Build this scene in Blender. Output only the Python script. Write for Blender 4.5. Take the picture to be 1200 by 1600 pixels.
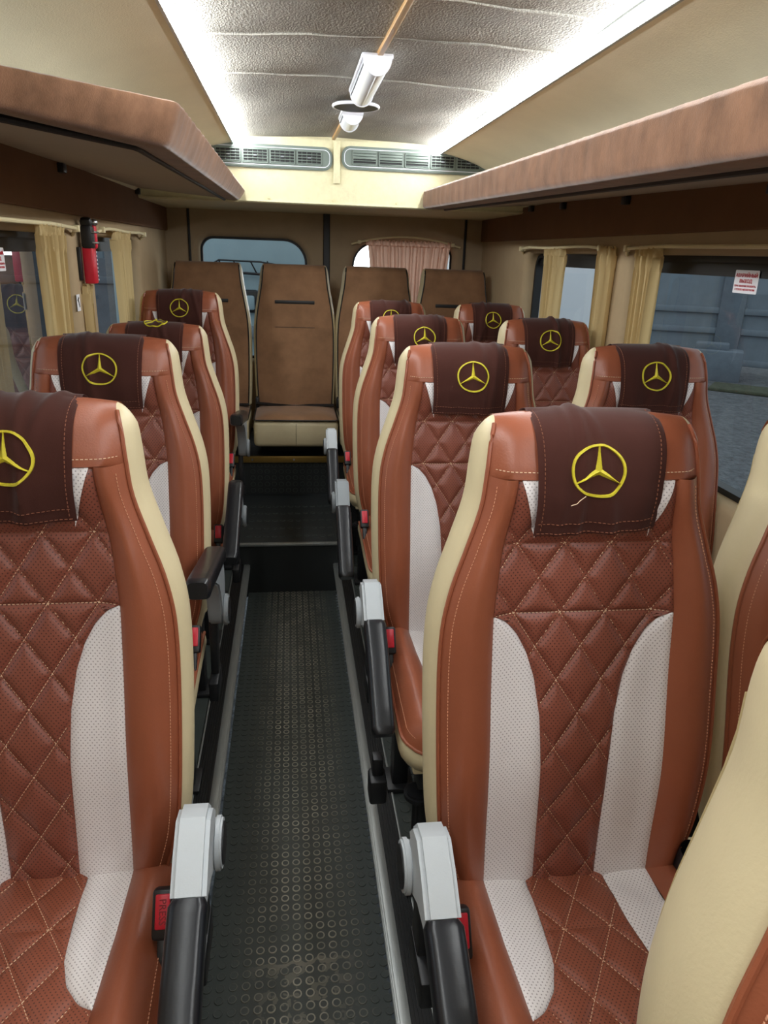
import bpy, bmesh, math, random
from mathutils import Vector, Matrix
random.seed(7)
for o in list(bpy.data.objects): bpy.data.objects.remove(o)
S = bpy.context.scene
COL = S.collection
PI = math.pi

# ------------------------------------------------------------------ camera
F_PX, YAW, PITCH, ROLL = 1130.0, math.radians(7.653), math.radians(19.61), 0.035
CAM = Vector((0.0, 0.0, 1.43))
fw = Vector((math.sin(YAW)*math.cos(PITCH), math.cos(YAW)*math.cos(PITCH), -math.sin(PITCH)))
rt = Vector((math.cos(YAW), -math.sin(YAW), 0)); up = rt.cross(fw)
r2 = rt*math.cos(ROLL) + up*math.sin(ROLL); u2 = up*math.cos(ROLL) - rt*math.sin(ROLL)
cd = bpy.data.cameras.new('camera'); cam = bpy.data.objects.new('camera', cd); COL.objects.link(cam)
cd.sensor_fit = 'VERTICAL'; cd.sensor_height = 36.0; cd.lens = F_PX/1600*36.0; cd.clip_start = 0.02; cd.clip_end = 200
m = Matrix((r2, u2, -fw)).transposed().to_4x4(); m.translation = CAM; cam.matrix_world = m
S.camera = cam
# ------------------------------------------------------------------ world, exposure
w = bpy.data.worlds.new('dusk'); S.world = w; w.use_nodes = True
bg = w.node_tree.nodes['Background']; bg.inputs[0].default_value = (0.80, 0.90, 0.95, 1); bg.inputs[1].default_value = 1.0
S.view_settings.view_transform = 'Standard'; S.view_settings.look = 'None'; S.view_settings.gamma = 1.0
S.view_settings.use_curve_mapping = False; S.view_settings.exposure = 0.0
LED_STRENGTH = 70.0

# ------------------------------------------------------------------ materials
def s2l(c): return c/12.92 if c <= .04045 else ((c+.055)/1.055)**2.4
def rgb(r, g, b): return (s2l(r/255), s2l(g/255), s2l(b/255), 1)
class NT:
    def __init__(s, name):
        s.m = bpy.data.materials.new(name); s.m.use_nodes = True; s.t = s.m.node_tree; s.b = s.t.nodes['Principled BSDF']
    def n(s, typ, **kw):
        x = s.t.nodes.new(typ)
        for k, v in kw.items():
            if k.startswith('i_'): x.inputs[k[2:].replace('_', ' ')].default_value = v
            else: setattr(x, k, v)
        return x
    def l(s, a, b): s.t.links.new(a, b)
    def math(s, op, a, b=None, c=None):
        x = s.t.nodes.new('ShaderNodeMath'); x.operation = op
        for i, v in enumerate((a, b, c)):
            if v is None: continue
            if isinstance(v, (int, float)): x.inputs[i].default_value = v
            else: s.l(v, x.inputs[i])
        return x.outputs[0]
    def mix(s, fac, a, b):
        x = s.t.nodes.new('ShaderNodeMix'); x.data_type = 'RGBA'
        for sock, v in ((x.inputs[0], fac), (x.inputs[6], a), (x.inputs[7], b)):
            if isinstance(v, (int, float, tuple)): sock.default_value = v
            else: s.l(v, sock)
        return x.outputs[2]
    def bump(s, h, strength, dist=.002):
        x = s.n('ShaderNodeBump'); x.inputs['Strength'].default_value = strength; x.inputs['Distance'].default_value = dist
        s.l(h, x.inputs['Height']); s.l(x.outputs[0], s.b.inputs['Normal']); return x
def mat(name, col, rough=.5, var=.0, vscale=8, bscale=0, bstr=.3, bdist=.002, metal=0, spec=.5, col2=None, sheen=0, coat=0, stretch=None):
    t = NT(name); b = t.b
    b.inputs['Base Color'].default_value = col; b.inputs['Roughness'].default_value = rough; b.inputs['Metallic'].default_value = metal
    b.inputs['Specular IOR Level'].default_value = spec
    if sheen: b.inputs['Sheen Weight'].default_value = sheen; b.inputs['Sheen Roughness'].default_value = .4
    if coat: b.inputs['Coat Weight'].default_value = coat; b.inputs['Coat Roughness'].default_value = .1
    tc = t.n('ShaderNodeTexCoord'); src = tc.outputs['Object']
    if stretch:
        mp = t.n('ShaderNodeMapping'); mp.inputs['Scale'].default_value = stretch; t.l(src, mp.inputs[0]); src = mp.outputs[0]
    if var:
        nz = t.n('ShaderNodeTexNoise'); nz.inputs['Scale'].default_value = vscale; nz.inputs['Detail'].default_value = 6; nz.inputs['Roughness'].default_value = .65; t.l(src, nz.inputs[0])
        c2 = col2 if col2 else tuple(max(0, c*(1-var)) for c in col[:3]) + (1,)
        f = t.math('MULTIPLY_ADD', nz.outputs[0], 2.2, -.6)
        x = t.t.nodes.new('ShaderNodeClamp'); t.l(f, x.inputs[0])
        t.l(t.mix(x.outputs[0], col, c2), b.inputs['Base Color'])
    if bscale:
        nz = t.n('ShaderNodeTexNoise'); nz.inputs['Scale'].default_value = bscale; nz.inputs['Detail'].default_value = 4; t.l(src, nz.inputs[0])
        t.bump(nz.outputs[0], bstr, bdist)
    return t.m
def perforated(name, col, hole, rough, axes, pitch=.0062, r=.16, var=.12):
    """leather with rows of small punched holes laid out on the part's own plane"""
    t = NT(name); b = t.b; b.inputs['Roughness'].default_value = rough
    tc = t.n('ShaderNodeTexCoord'); sp = t.n('ShaderNodeSeparateXYZ'); t.l(tc.outputs['Object'], sp.inputs[0])
    u = t.math('MULTIPLY', sp.outputs[axes[0]], 1/pitch); v = t.math('MULTIPLY', sp.outputs[axes[1]], 1/(pitch*.62))
    row = t.math('FLOOR', v); odd = t.math('MULTIPLY', t.math('MODULO', t.math('ADD', row, 1000.), 2.), .5)
    fu = t.math('SUBTRACT', t.math('FRACT', t.math('ADD', t.math('ADD', u, odd), 1000.)), .5)
    fv = t.math('MULTIPLY', t.math('SUBTRACT', t.math('FRACT', t.math('ADD', v, 1000.)), .5), .62)
    d = t.math('SQRT', t.math('ADD', t.math('MULTIPLY', fu, fu), t.math('MULTIPLY', fv, fv)))
    h = t.math('LESS_THAN', d, r)
    nz = t.n('ShaderNodeTexNoise'); nz.inputs['Scale'].default_value = 14; nz.inputs['Detail'].default_value = 5; t.l(tc.outputs['Object'], nz.inputs[0])
    base = t.mix(nz.outputs[0], col, tuple(c*(1-var) for c in col[:3])+(1,))
    t.l(t.mix(h, base, hole), b.inputs['Base Color'])
    n2 = t.n('ShaderNodeTexNoise'); n2.inputs['Scale'].default_value = 420; t.l(tc.outputs['Object'], n2.inputs[0])
    t.bump(t.math('SUBTRACT', t.math('MULTIPLY', n2.outputs[0], .4), h), .35, .0012)
    return t.m
M = {}
BROWN = rgb(150, 82, 58); TAN = rgb(170, 92, 58)
M['tan'] = mat('tan_leather', rgb(148, 82, 56), .38, .14, 6, 380, .22, .0012)
M['quilt'] = perforated('perforated_brown_leather', rgb(136, 76, 60), rgb(78, 40, 33), .42, (0, 2))
M['quilt_c'] = perforated('perforated_brown_leather_cushion', rgb(144, 80, 58), rgb(82, 42, 32), .42, (0, 1))
M['white'] = perforated('perforated_pale_leather', rgb(232, 226, 226), rgb(168, 160, 160), .5, (0, 2), var=.08)
M['white_c'] = perforated('perforated_pale_leather_cushion', rgb(232, 226, 224), rgb(168, 160, 158), .5, (0, 1), var=.08)
M['cream'] = mat('cream_leather', rgb(208, 193, 156), .45, .10, 5, 300, .2, .0012)
M['thread'] = mat('cream_thread', rgb(226, 196, 164), .7)
M['threado'] = mat('pinkish_thread', rgb(206, 150, 118), .7)
M['threadb'] = mat('rust_thread', rgb(140, 84, 60), .7)
M['cloth'] = mat('dark_brown_cloth', rgb(98, 58, 50), .9, .16, 9, 900, .3, .0008, spec=.25, sheen=.35)
M['yellow'] = mat('yellow_embroidery', rgb(222, 206, 50), .55, .25, 160, 700, .5, .001)
M['suede'] = mat('brown_suede', rgb(152, 114, 84), .95, .40, 7, 500, .3, .001, spec=.15, sheen=.25)
M['piping'] = mat('black_piping', rgb(18, 16, 16), .5)
M['black'] = mat('black_plastic', rgb(26, 27, 30), .42, .1, 30, 260, .12, .001)
M['blackpad'] = mat('black_arm_pad', rgb(24, 26, 31), .30, .1, 30, 260, .1, .001)
M['grey'] = mat('light_grey_plastic', rgb(188, 194, 198), .42, .06, 20, 400, .05)
M['grey2'] = mat('grey_plastic', rgb(140, 146, 150), .45, .06, 20, 400, .05)
M['red'] = mat('red_plastic', rgb(200, 30, 50), .35)
M['redtext'] = mat('dark_red_print', rgb(130, 10, 25), .5)
M['redprint'] = mat('red_print', rgb(190, 24, 44), .6)
M['steel'] = mat('steel', rgb(190, 192, 196), .3, .1, 40, metal=1)
M['alu'] = mat('brushed_aluminium', rgb(176, 180, 178), .42, .25, 30, metal=.75, stretch=(6, .4, 6))
M['rib'] = mat('black_ribbed_rubber', rgb(14, 15, 16), .45)
M['rubber'] = mat('grey_green_rubber_floor', rgb(60, 67, 64), .5, .2, 5, 500, .12, .001)
M['rubber2'] = mat('dark_rubber', rgb(42, 46, 47), .5, .2, 6, 500, .12, .001)
M['gold'] = mat('gold_anodised_strip', rgb(170, 138, 72), .35, .12, 30, metal=.6)
M['wall'] = mat('beige_velour', rgb(176, 154, 122), .95, .12, 7, 500, .22, .001, spec=.15)
M['wallrear'] = mat('beige_velour_rear', rgb(172, 152, 124), .95, .16, 7, 500, .22, .001, spec=.15)
M['band'] = mat('brown_velour_band', rgb(122, 90, 66), .95, .14, 7, 500, .22, .001, spec=.15)
M['fascia'] = mat('brown_plush', rgb(158, 118, 92), .95, .55, 15, 420, .4, .002, spec=.12, sheen=.35, stretch=(1, 1.2, .7))
M['under'] = mat('grey_beige_panel', rgb(178, 166, 148), .85, .08, 4, 600, .15, .001)
M['cove'] = mat('cream_flock', rgb(228, 223, 198), .95, .12, 3.2, 260, .3, .002, spec=.15)
M['bulk'] = mat('cream_leatherette', rgb(222, 214, 176), .6, .14, 45, 120, .35, .002)
M['ceil'] = mat('grey_carpet', rgb(186, 182, 172), .9, .42, 3.0, 150, .7, .005, spec=.3, stretch=(1.4, .8, 1))
M['wood'] = mat('wood_veneer_strip', rgb(186, 142, 82), .4, .25, 20, stretch=(4, .3, 4))
M['lampwhite'] = mat('white_lamp_plastic', rgb(226, 228, 236), .25, coat=.4)
M['vent'] = mat('grey_green_vent_plastic', rgb(112, 124, 116), .4, .05, 20)
M['ventdark'] = mat('dark_vent_recess', rgb(16, 18, 18), .6)
M['drape'] = mat('cream_curtain', rgb(212, 186, 134), .85, .12, 12, 700, .15, .0008, spec=.2, sheen=.2)
M['pinkdrape'] = mat('pinkish_beige_curtain', rgb(206, 166, 142), .85, .12, 12, 700, .15, .0008, spec=.2)
M['rail'] = mat('cream_curtain_rail', rgb(220, 206, 164), .5)
M['frame'] = mat('black_window_rubber', rgb(16, 17, 20), .5)
M['sticker'] = mat('white_sticker', rgb(236, 236, 240), .5)
M['fence'] = mat('blue_grey_concrete', rgb(112, 122, 132), .9, .3, 3, 40, .3, .01)
M['fence2'] = mat('pale_painted_metal', rgb(120, 132, 142), .7, .25, 2, 30, .2, .005)
M['gravel'] = mat('gravel', rgb(118, 122, 126), .95, .6, 9, 14, 1, .12)
M['grass'] = mat('sparse_grass', rgb(92, 98, 78), .95, .5, 9, 60, 1, .03)
M['van'] = mat('pale_blue_vehicle_paint', rgb(150, 172, 180), .45, .12, 3)
M['vanwhite'] = mat('white_vehicle_paint', rgb(226, 230, 236), .4, .05, 3)
def curtain_mat(name, col):
    t = NT(name); b = t.b; b.inputs['Base Color'].default_value = col; b.inputs['Roughness'].default_value = .85; b.inputs['Specular IOR Level'].default_value = .2
    out = [n for n in t.t.nodes if n.type == 'OUTPUT_MATERIAL'][0]
    tl = t.n('ShaderNodeBsdfTranslucent'); tl.inputs[0].default_value = col; mx = t.n('ShaderNodeMixShader'); mx.inputs[0].default_value = .35 if 'cream' in name else .6
    t.l(b.outputs[0], mx.inputs[1]); t.l(tl.outputs[0], mx.inputs[2]); t.l(mx.outputs[0], out.inputs[0]); return t.m
M['drape'] = curtain_mat('cream_curtain_cloth', rgb(212, 188, 138)); M['pinkdrape'] = curtain_mat('pinkish_curtain_cloth', rgb(224, 182, 158))
# dusty tide mark across the aisle rubber
t = NT('aisle_rubber'); t.b.inputs['Roughness'].default_value = .5
g = t.n('ShaderNodeNewGeometry'); sp = t.n('ShaderNodeSeparateXYZ'); t.l(g.outputs['Position'], sp.inputs[0])
nz = t.n('ShaderNodeTexNoise'); nz.inputs['Scale'].default_value = 38; t.l(g.outputs['Position'], nz.inputs[0])
n2 = t.n('ShaderNodeTexNoise'); n2.inputs['Scale'].default_value = 5; n2.inputs['Detail'].default_value = 5; t.l(g.outputs['Position'], n2.inputs[0])
dy = t.math('ADD', t.math('SUBTRACT', sp.outputs[1], 1.138), t.math('MULTIPLY', t.math('SUBTRACT', nz.outputs[0], .5), .03)); dy = t.math('SUBTRACT', dy, t.math('MULTIPLY', sp.outputs[0], .05))
ix = t.n('ShaderNodeMapRange'); ix.inputs[1].default_value = .05; ix.inputs[2].default_value = .125; ix.inputs[3].default_value = 1; ix.inputs[4].default_value = 0; t.l(t.math('ABSOLUTE', t.math('SUBTRACT', sp.outputs[0], .012)), ix.inputs[0]); inx = ix.outputs[0]
st = t.math('MULTIPLY', t.math('MULTIPLY', t.math('LESS_THAN', t.math('ABSOLUTE', dy), .0055), inx), .6)
near = t.math('MULTIPLY', t.math('MULTIPLY', t.math('LESS_THAN', dy, 0.), inx), t.math('MULTIPLY', t.math('GREATER_THAN', nz.outputs[0], .56), .45))
mid = t.n('ShaderNodeMapRange'); mid.inputs[1].default_value = .04; mid.inputs[2].default_value = .16; mid.inputs[3].default_value = .16; mid.inputs[4].default_value = 0; t.l(t.math('ABSOLUTE', sp.outputs[0]), mid.inputs[0])
f = t.math('MAXIMUM', t.math('MAXIMUM', st, near), t.math('MULTIPLY', mid.outputs[0], n2.outputs[0])); cl = t.n('ShaderNodeClamp'); t.l(f, cl.inputs[0])
t.l(t.mix(cl.outputs[0], t.mix(n2.outputs[0], rgb(62, 69, 66), rgb(50, 56, 54)), rgb(140, 132, 118)), t.b.inputs['Base Color']); n3 = t.n('ShaderNodeTexNoise'); n3.inputs['Scale'].default_value = 500; t.l(g.outputs['Position'], n3.inputs[0]); t.bump(n3.outputs[0], .12, .001)
M['aisle'] = t.m
M['dirt'] = mat('dull_brown', rgb(70, 60, 52), .9)
# emissive LED diffuser
t = NT('led_diffuser'); t.b.inputs['Base Color'].default_value = (1, 1, 1, 1); t.b.inputs['Emission Color'].default_value = (.95, .985, 1.0, 1); t.b.inputs['Emission Strength'].default_value = LED_STRENGTH; M['led'] = t.m
# window glass: mostly clear, mirror-like sheen
t = NT('tinted_window_glass'); t.t.nodes.remove(t.b)
out = [n for n in t.t.nodes if n.type == 'OUTPUT_MATERIAL'][0]
tr = t.n('ShaderNodeBsdfTransparent'); tr.inputs[0].default_value = (.86, .90, .92, 1); gl = t.n('ShaderNodeBsdfGlossy'); gl.inputs['Roughness'].default_value = .01
fr = t.n('ShaderNodeFresnel'); fr.inputs[0].default_value = 1.5
mx = t.n('ShaderNodeMixShader'); t.l(t.math('MULTIPLY', fr.outputs[0], .65), mx.inputs[0]); t.l(tr.outputs[0], mx.inputs[1]); t.l(gl.outputs[0], mx.inputs[2]); t.l(mx.outputs[0], out.inputs[0]); M['glass'] = t.m
# stud rims, worn pale along the middle of the aisle
t = NT('worn_stud_rim'); t.b.inputs['Roughness'].default_value = .6
g = t.n('ShaderNodeNewGeometry'); sp = t.n('ShaderNodeSeparateXYZ'); t.l(g.outputs['Position'], sp.inputs[0])
ax = t.math('ABSOLUTE', t.math('SUBTRACT', sp.outputs[0], .01)); wr = t.n('ShaderNodeMapRange'); wr.inputs[1].default_value = .06; wr.inputs[2].default_value = .15; wr.inputs[3].default_value = 1; wr.inputs[4].default_value = .04; t.l(ax, wr.inputs[0])
nz = t.n('ShaderNodeTexNoise'); nz.inputs['Scale'].default_value = 16; t.l(g.outputs['Position'], nz.inputs[0])
f = t.math('MULTIPLY', wr.outputs[0], t.math('MULTIPLY_ADD', nz.outputs[0], 1.6, -.25)); cl = t.n('ShaderNodeClamp'); t.l(f, cl.inputs[0])
t.l(t.mix(cl.outputs[0], rgb(60, 66, 63), rgb(186, 178, 160)), t.b.inputs['Base Color']); M['rim'] = t.m

# ------------------------------------------------------------------ mesh helpers
def obj(name, bm, mt, parent=None, smooth=True, loc=None, rot=None):
    me = bpy.data.meshes.new(name); bmesh.ops.recalc_face_normals(bm, faces=bm.faces[:]); bm.to_mesh(me); bm.free()
    for x in (mt if isinstance(mt, (list, tuple)) else [mt]): me.materials.append(M[x])
    if smooth:
        me.polygons.foreach_set('use_smooth', [True]*len(me.polygons))
        try: me.set_sharp_from_angle(angle=math.radians(42))
        except Exception: pass
    o = bpy.data.objects.new(name, me); COL.objects.link(o)
    if parent: o.parent = parent
    if loc: o.location = loc
    if rot: o.rotation_euler = rot
    return o
def tag(o, label=None, cat=None, group=None, kind=None):
    if label: o['label'] = label
    if cat: o['category'] = cat
    if group: o['group'] = group
    if kind: o['kind'] = kind
    return o
def struct(name, bm, mt, label=None, smooth=False): 
    o = obj(name, bm, mt, None, smooth); o['kind'] = 'structure'
    if label: o['label'] = label
    return o
def thing(name, loc=(0, 0, 0), rz=0, label=None, cat=None, group=None):
    o = bpy.data.objects.new(name, None); o.empty_display_size = .05; COL.objects.link(o); o.location = loc; o.rotation_euler = (0, 0, rz)
    return tag(o, label, cat, group)
def B(): return bmesh.new()
def merge(bm, other, mtx=None):
    if mtx is not None: bmesh.ops.transform(other, matrix=mtx, verts=other.verts)
    me = bpy.data.meshes.new('tmp'); other.to_mesh(me); other.free(); bm.from_mesh(me); bpy.data.meshes.remove(me)
def b_box(bm, c, s, bev=0, rot=None, seg=2):
    x = bmesh.new(); bmesh.ops.create_cube(x, size=1); bmesh.ops.scale(x, vec=Vector(s), verts=x.verts)
    if bev: bmesh.ops.bevel(x, geom=x.edges[:], offset=bev, segments=seg, profile=.5, affect='EDGES')
    mt = Matrix.Translation(Vector(c))
    if rot: mt = mt @ Matrix.Rotation(rot[2], 4, 'Z') @ Matrix.Rotation(rot[1], 4, 'Y') @ Matrix.Rotation(rot[0], 4, 'X')
    merge(bm, x, mt); return bm
def box(c, s, bev=0, rot=None, seg=2): return b_box(B(), c, s, bev, rot, seg)
def b_grid(bm, fn, nu, nv, closed_u=False):
    vs = [[bm.verts.new(fn(i/nu, j/nv)) for i in range(nu if closed_u else nu+1)] for j in range(nv+1)]
    n = nu
    for j in range(nv):
        for i in range(n):
            a, b_, c, d = vs[j][i], vs[j][(i+1) % len(vs[j])], vs[j+1][(i+1) % len(vs[j])], vs[j+1][i]
            try: bm.faces.new((a, b_, c, d))
            except ValueError: pass
    return bm
def b_tube(bm, pts, r, n=8, cap=True):
    pts = [Vector(p) for p in pts]; rings = []
    for i, p in enumerate(pts):
        d = (pts[min(i+1, len(pts)-1)] - pts[max(i-1, 0)]).normalized()
        ref = Vector((0, 0, 1)) if abs(d.z) < .9 else Vector((1, 0, 0))
        a = d.cross(ref).normalized(); b_ = d.cross(a)
        rr = r[i] if isinstance(r, (list, tuple)) else r
        rings.append([bm.verts.new(p + a*rr*math.cos(2*PI*k/n) + b_*rr*math.sin(2*PI*k/n)) for k in range(n)])
    for j in range(len(rings)-1):
        for k in range(n): bm.faces.new((rings[j][k], rings[j][(k+1) % n], rings[j+1][(k+1) % n], rings[j+1][k]))
    if cap: bm.faces.new(rings[0][::-1]); bm.faces.new(rings[-1])
    return bm
def b_cyl(bm, c, axis, r, h, n=20, bev=0, r2=None):
    x = bmesh.new(); bmesh.ops.create_cone(x, cap_ends=True, segments=n, radius1=r, radius2=r if r2 is None else r2, depth=h)
    if bev: bmesh.ops.bevel(x, geom=[e for e in x.edges if len(e.link_faces) == 2 and abs(e.link_faces[0].normal.dot(e.link_faces[1].normal)) < .3], offset=bev, segments=2, affect='EDGES')
    q = Vector((0, 0, 1)).rotation_difference(Vector(axis)).to_matrix().to_4x4()
    merge(bm, x, Matrix.Translation(Vector(c)) @ q); return bm
def b_prism(bm, poly, x0, x1, bev=0, plane='YZ'):
    """outline in a plane, given thickness along the third axis"""
    def P(a, b_, x):
        return (x, a, b_) if plane == 'YZ' else ((a, x, b_) if plane == 'XZ' else (a, b_, x))
    x = bmesh.new()
    A = [x.verts.new(P(a, b_, x0)) for a, b_ in poly]; C_ = [x.verts.new(P(a, b_, x1)) for a, b_ in poly]; n = len(poly)
    x.faces.new(A[::-1]); x.faces.new(C_)
    for i in range(n): x.faces.new((A[i], A[(i+1) % n], C_[(i+1) % n], C_[i]))
    bmesh.ops.recalc_face_normals(x, faces=x.faces[:])
    if bev: bmesh.ops.bevel(x, geom=[e for e in x.edges if len(e.link_faces) == 2 and e.link_faces[0].normal.dot(e.link_faces[1].normal) < .5], offset=bev, segments=2, affect='EDGES')
    merge(bm, x); return bm
def lerp(tab, x):
    if x <= tab[0][0]: return tab[0][1]
    for (a, va), (b_, vb) in zip(tab, tab[1:]):
        if x <= b_: return va + (vb-va)*(x-a)/(b_-a)
    return tab[-1][1]
def spl(tab, x):
    """smooth (monotone-ish Catmull-Rom) table lookup"""
    n = len(tab)
    if x <= tab[0][0]: return tab[0][1]
    if x >= tab[-1][0]: return tab[-1][1]
    i = max(k for k in range(n) if tab[k][0] <= x); i = min(i, n-2)
    x0, y0 = tab[i]; x1, y1 = tab[i+1]; h = x1-x0
    m0 = (y1-tab[i-1][1])/(x1-tab[i-1][0]) if i > 0 else (y1-y0)/h
    m1 = (tab[i+2][1]-y0)/(tab[i+2][0]-x0) if i+2 < n else (y1-y0)/h
    s = (x-x0)/h
    return (2*s**3-3*s*s+1)*y0 + (s**3-2*s*s+s)*h*m0 + (-2*s**3+3*s*s)*y1 + (s**3-s*s)*h*m1
def sst(a, b_, x):
    s = min(1, max(0, (x-a)/(b_-a))); return s*s*(3-2*s)
def rrect(a0, a1, b0, b1, r, n=6):
    """rounded rectangle loop (counter-clockwise); r = one radius or (bl, br, tr, tl)"""
    if not isinstance(r, (tuple, list)): r = (r,)*4
    pts = []
    for (ca, cb, rr, st) in ((a0+r[0], b0+r[0], r[0], PI), (a1-r[1], b0+r[1], r[1], 1.5*PI), (a1-r[2], b1-r[2], r[2], 0), (a0+r[3], b1-r[3], r[3], .5*PI)):
        for k in range(n+1): pts.append((ca + rr*math.cos(st + .5*PI*k/n), cb + rr*math.sin(st + .5*PI*k/n)))
    return pts
def offset_loop(pts, d):
    """grow (d>0) a convex loop outwards"""
    n = len(pts); out = []
    for i in range(n):
        ax, ay = pts[i-1]; bx, by = pts[i]; cx, cy = pts[(i+1) % n]
        e1 = Vector((bx-ax, by-ay)); e2 = Vector((cx-bx, cy-by))
        if e1.length < 1e-9: e1 = e2
        if e2.length < 1e-9: e2 = e1
        t_ = (e1.normalized()+e2.normalized()); t_ = t_.normalized() if t_.length > 1e-9 else e1.normalized()
        out.append((bx + t_.y*d, by - t_.x*d))
    return out
def holed_wall(outer, holes, place, lip=.03, depth=.06):
    """flat panel with rounded openings whose edges roll outwards into a reveal"""
    bm = B(); edges = []
    def loop(pts, dep):
        return [bm.verts.new(place(a, b_, dep)) for a, b_ in pts]
    def ring(vs): return [bm.edges.new((vs[i], vs[(i+1) % len(vs)])) for i in range(len(vs))]
    edges += ring(loop(outer, 0))
    inner = []
    for h in holes:
        v = loop(offset_loop(h, lip), 0); edges += ring(v); inner.append((h, v))
    bmesh.ops.triangle_fill(bm, use_beauty=True, use_dissolve=False, edges=edges)
    for h, v in inner:
        prev = v; n = len(h)
        for k in range(1, 6):
            a = k/5*PI/2
            cur = loop(offset_loop(h, lip*(1-math.sin(a))), lip*(1-math.cos(a)))
            for i in range(n): bm.faces.new((prev[i], prev[(i+1) % n], cur[(i+1) % n], cur[i]))
            prev = cur
        cur = loop(h, depth)
        for i in range(n): bm.faces.new((prev[i], prev[(i+1) % n], cur[(i+1) % n], cur[i]))
    return bm
def b_ringframe(bm, loop, w_in, place, d0, d1):
    """flat frame band just inside a loop, between depths d0 and d1"""
    n = len(loop); inn = offset_loop(loop, -w_in)
    L = [[bm.verts.new(place(a, b_, d)) for a, b_ in lp] for lp, d in ((loop, d0), (inn, d0), (inn, d1), (loop, d1))]
    for q in range(4):
        for i in range(n): bm.faces.new((L[q][i], L[q][(i+1) % n], L[(q+1) % 4][(i+1) % n], L[(q+1) % 4][i]))
    return bm

# ================================================================== STRUCTURE
XL, XR, YF0, YB0 = -.66, 1.08, -2.2, 4.28
AL, AR = -.196, .186           # aisle edges
ZS, ZP, YSTEP = .13, .235, 2.94   # side floor, rear platform, step
# floors
bm = B(); b_box(bm, ((AL+AR)/2, (YF0+YSTEP)/2, -.02), (AR-AL, YSTEP-YF0, .04)); floor = struct('floor', bm, 'aisle', 'dark grey-green rubber aisle floor with round studs')
bm = B(); b_box(bm, ((XL+AL)/2-.01, (YF0+3.62)/2, ZS/2-.01), (AL-XL-.02, 3.62-YF0, ZS+.02)); floor_l = struct('floor_left', bm, 'rubber', 'raised rubber floor under the single seats')
bm = B(); b_box(bm, ((XR+AR)/2+.01, (YF0+3.62)/2, ZS/2-.01), (XR-AR-.02, 3.62-YF0, ZS+.02)); floor_r = struct('floor_right', bm, 'rubber', 'raised rubber floor under the seat pairs')
bm = B(); b_box(bm, ((AL+AR)/2, (YSTEP+3.66)/2, ZP/2-.01), (AR-AL+.12, 3.66-YSTEP, ZP+.02)); floor_b = struct('floor_rear', bm, 'rubber2', 'raised rear floor behind the step')
bm = B(); b_box(bm, ((AL+AR)/2, YSTEP-.004, ZP-.004), (AR-AL+.12, .022, .012), .003); obj('step_nosing', bm, 'alu', floor_b)
bm = B(); b_box(bm, ((XL+XR)/2, (3.62+YB0)/2, .22), (XR-XL-.01, YB0-3.62, .44), .004); plat = struct('floor_platform', bm, 'rubber2', 'black platform carrying the rear bench')
bm = B(); b_box(bm, (.0, 3.612, .425), (.62, .02, .034), .003); go = obj('gold_edge_strip', bm, 'gold', plat)
bm = B()
for x in (-.2, 0.01, .22): b_cyl(bm, (x, 3.600, .425), (0, 1, 0), .005, .004, 10)
obj('strip_screws', bm, 'steel', go)
# aisle edge rails
def rail(sign, x, par, nm):
    t = thing('aisle_rail', (x, .9, ZS), 0, nm, 'floor trim', 'aisle edge rails')
    L0, L1 = -2.0, YSTEP-.9+.02
    yc, ln = (L0+L1)/2, L1-L0
    bm = B()
    b_box(bm, (sign*-.004, yc, -.006), (.008, ln, .022), .001)
    for k in range(2): b_box(bm, (sign*-.0085, yc, -.000-.010*k), (.003, ln, .005), .001)
    b_box(bm, (sign*.006, yc, .003), (.020, ln, .006), .001)
    obj('edge_profile', bm, 'alu', t)
    bm = B(); b_box(bm, (sign*.036, yc, .002), (.040, ln, .006))
    for k in range(6): b_box(bm, (sign*(.0195+.0066*k), yc, .006), (.0036, ln, .004))
    obj('ribbed_insert', bm, 'rib', t, smooth=False)
    bm = B(); b_box(bm, (sign*.059, yc, .0035), (.005, ln, .007), .001); obj('outer_lip', bm, 'alu', t)
rail(-1, AL, None, 'aluminium and black ribbed rail along the single-seat side of the aisle')
rail(1, AR, None, 'aluminium and black ribbed rail along the paired-seat side of the aisle')
# rubber studs
def stud_bm(bm, x, y, z, r=.0095, n=14):
    c = [bm.verts.new((x+rr*math.cos(2*PI*k/n), y+rr*math.sin(2*PI*k/n), z+zz)) for rr, zz in ((r, 0), (r*.96, .0016), (r*.78, .0016), (r*.70, .0012)) for k in range(n)]
    for q in range(3):
        for k in range(n):
            f = bm.faces.new((c[q*n+k], c[q*n+(k+1) % n], c[q*n+n+(k+1) % n], c[q*n+n+k])); f.material_index = 1
    bm.faces.new(c[3*n:]).material_index = 0
bm = B(); stud_bm(bm, 0, 0, 0); proto = obj('stud', bm, ['aisle', 'rim'], floor, False)
PITCH_S = .0262; cols = [(-7+i)*PITCH_S for i in range(15)]
cells = [(x, .965+j*PITCH_S) for j in range(76) for x in cols]
rest = B()
for k, (x, y) in enumerate(cells):
    if k < 300:
        o = proto if k == 0 else proto.copy()
        if k: COL.objects.link(o)
        o.location = (x, y, 0)
    else: stud_bm(rest, x, y, 0)
o = obj('studs', rest, ['aisle', 'rim'], floor, False); o['kind'] = 'stuff'
rest = B()
for i in range(12):
    for j in range(60): stud_bm(rest, AR+.085+i*.034, .95+j*.034, ZS, .0125)
o = obj('studs', rest, ['rubber', 'rim'], floor_r, False); o['kind'] = 'stuff'
rest = B()
for i in range(11):
    for j in range(5): stud_bm(rest, -.19+i*.036, 3.02+j*.1, ZP, .0125)
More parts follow.
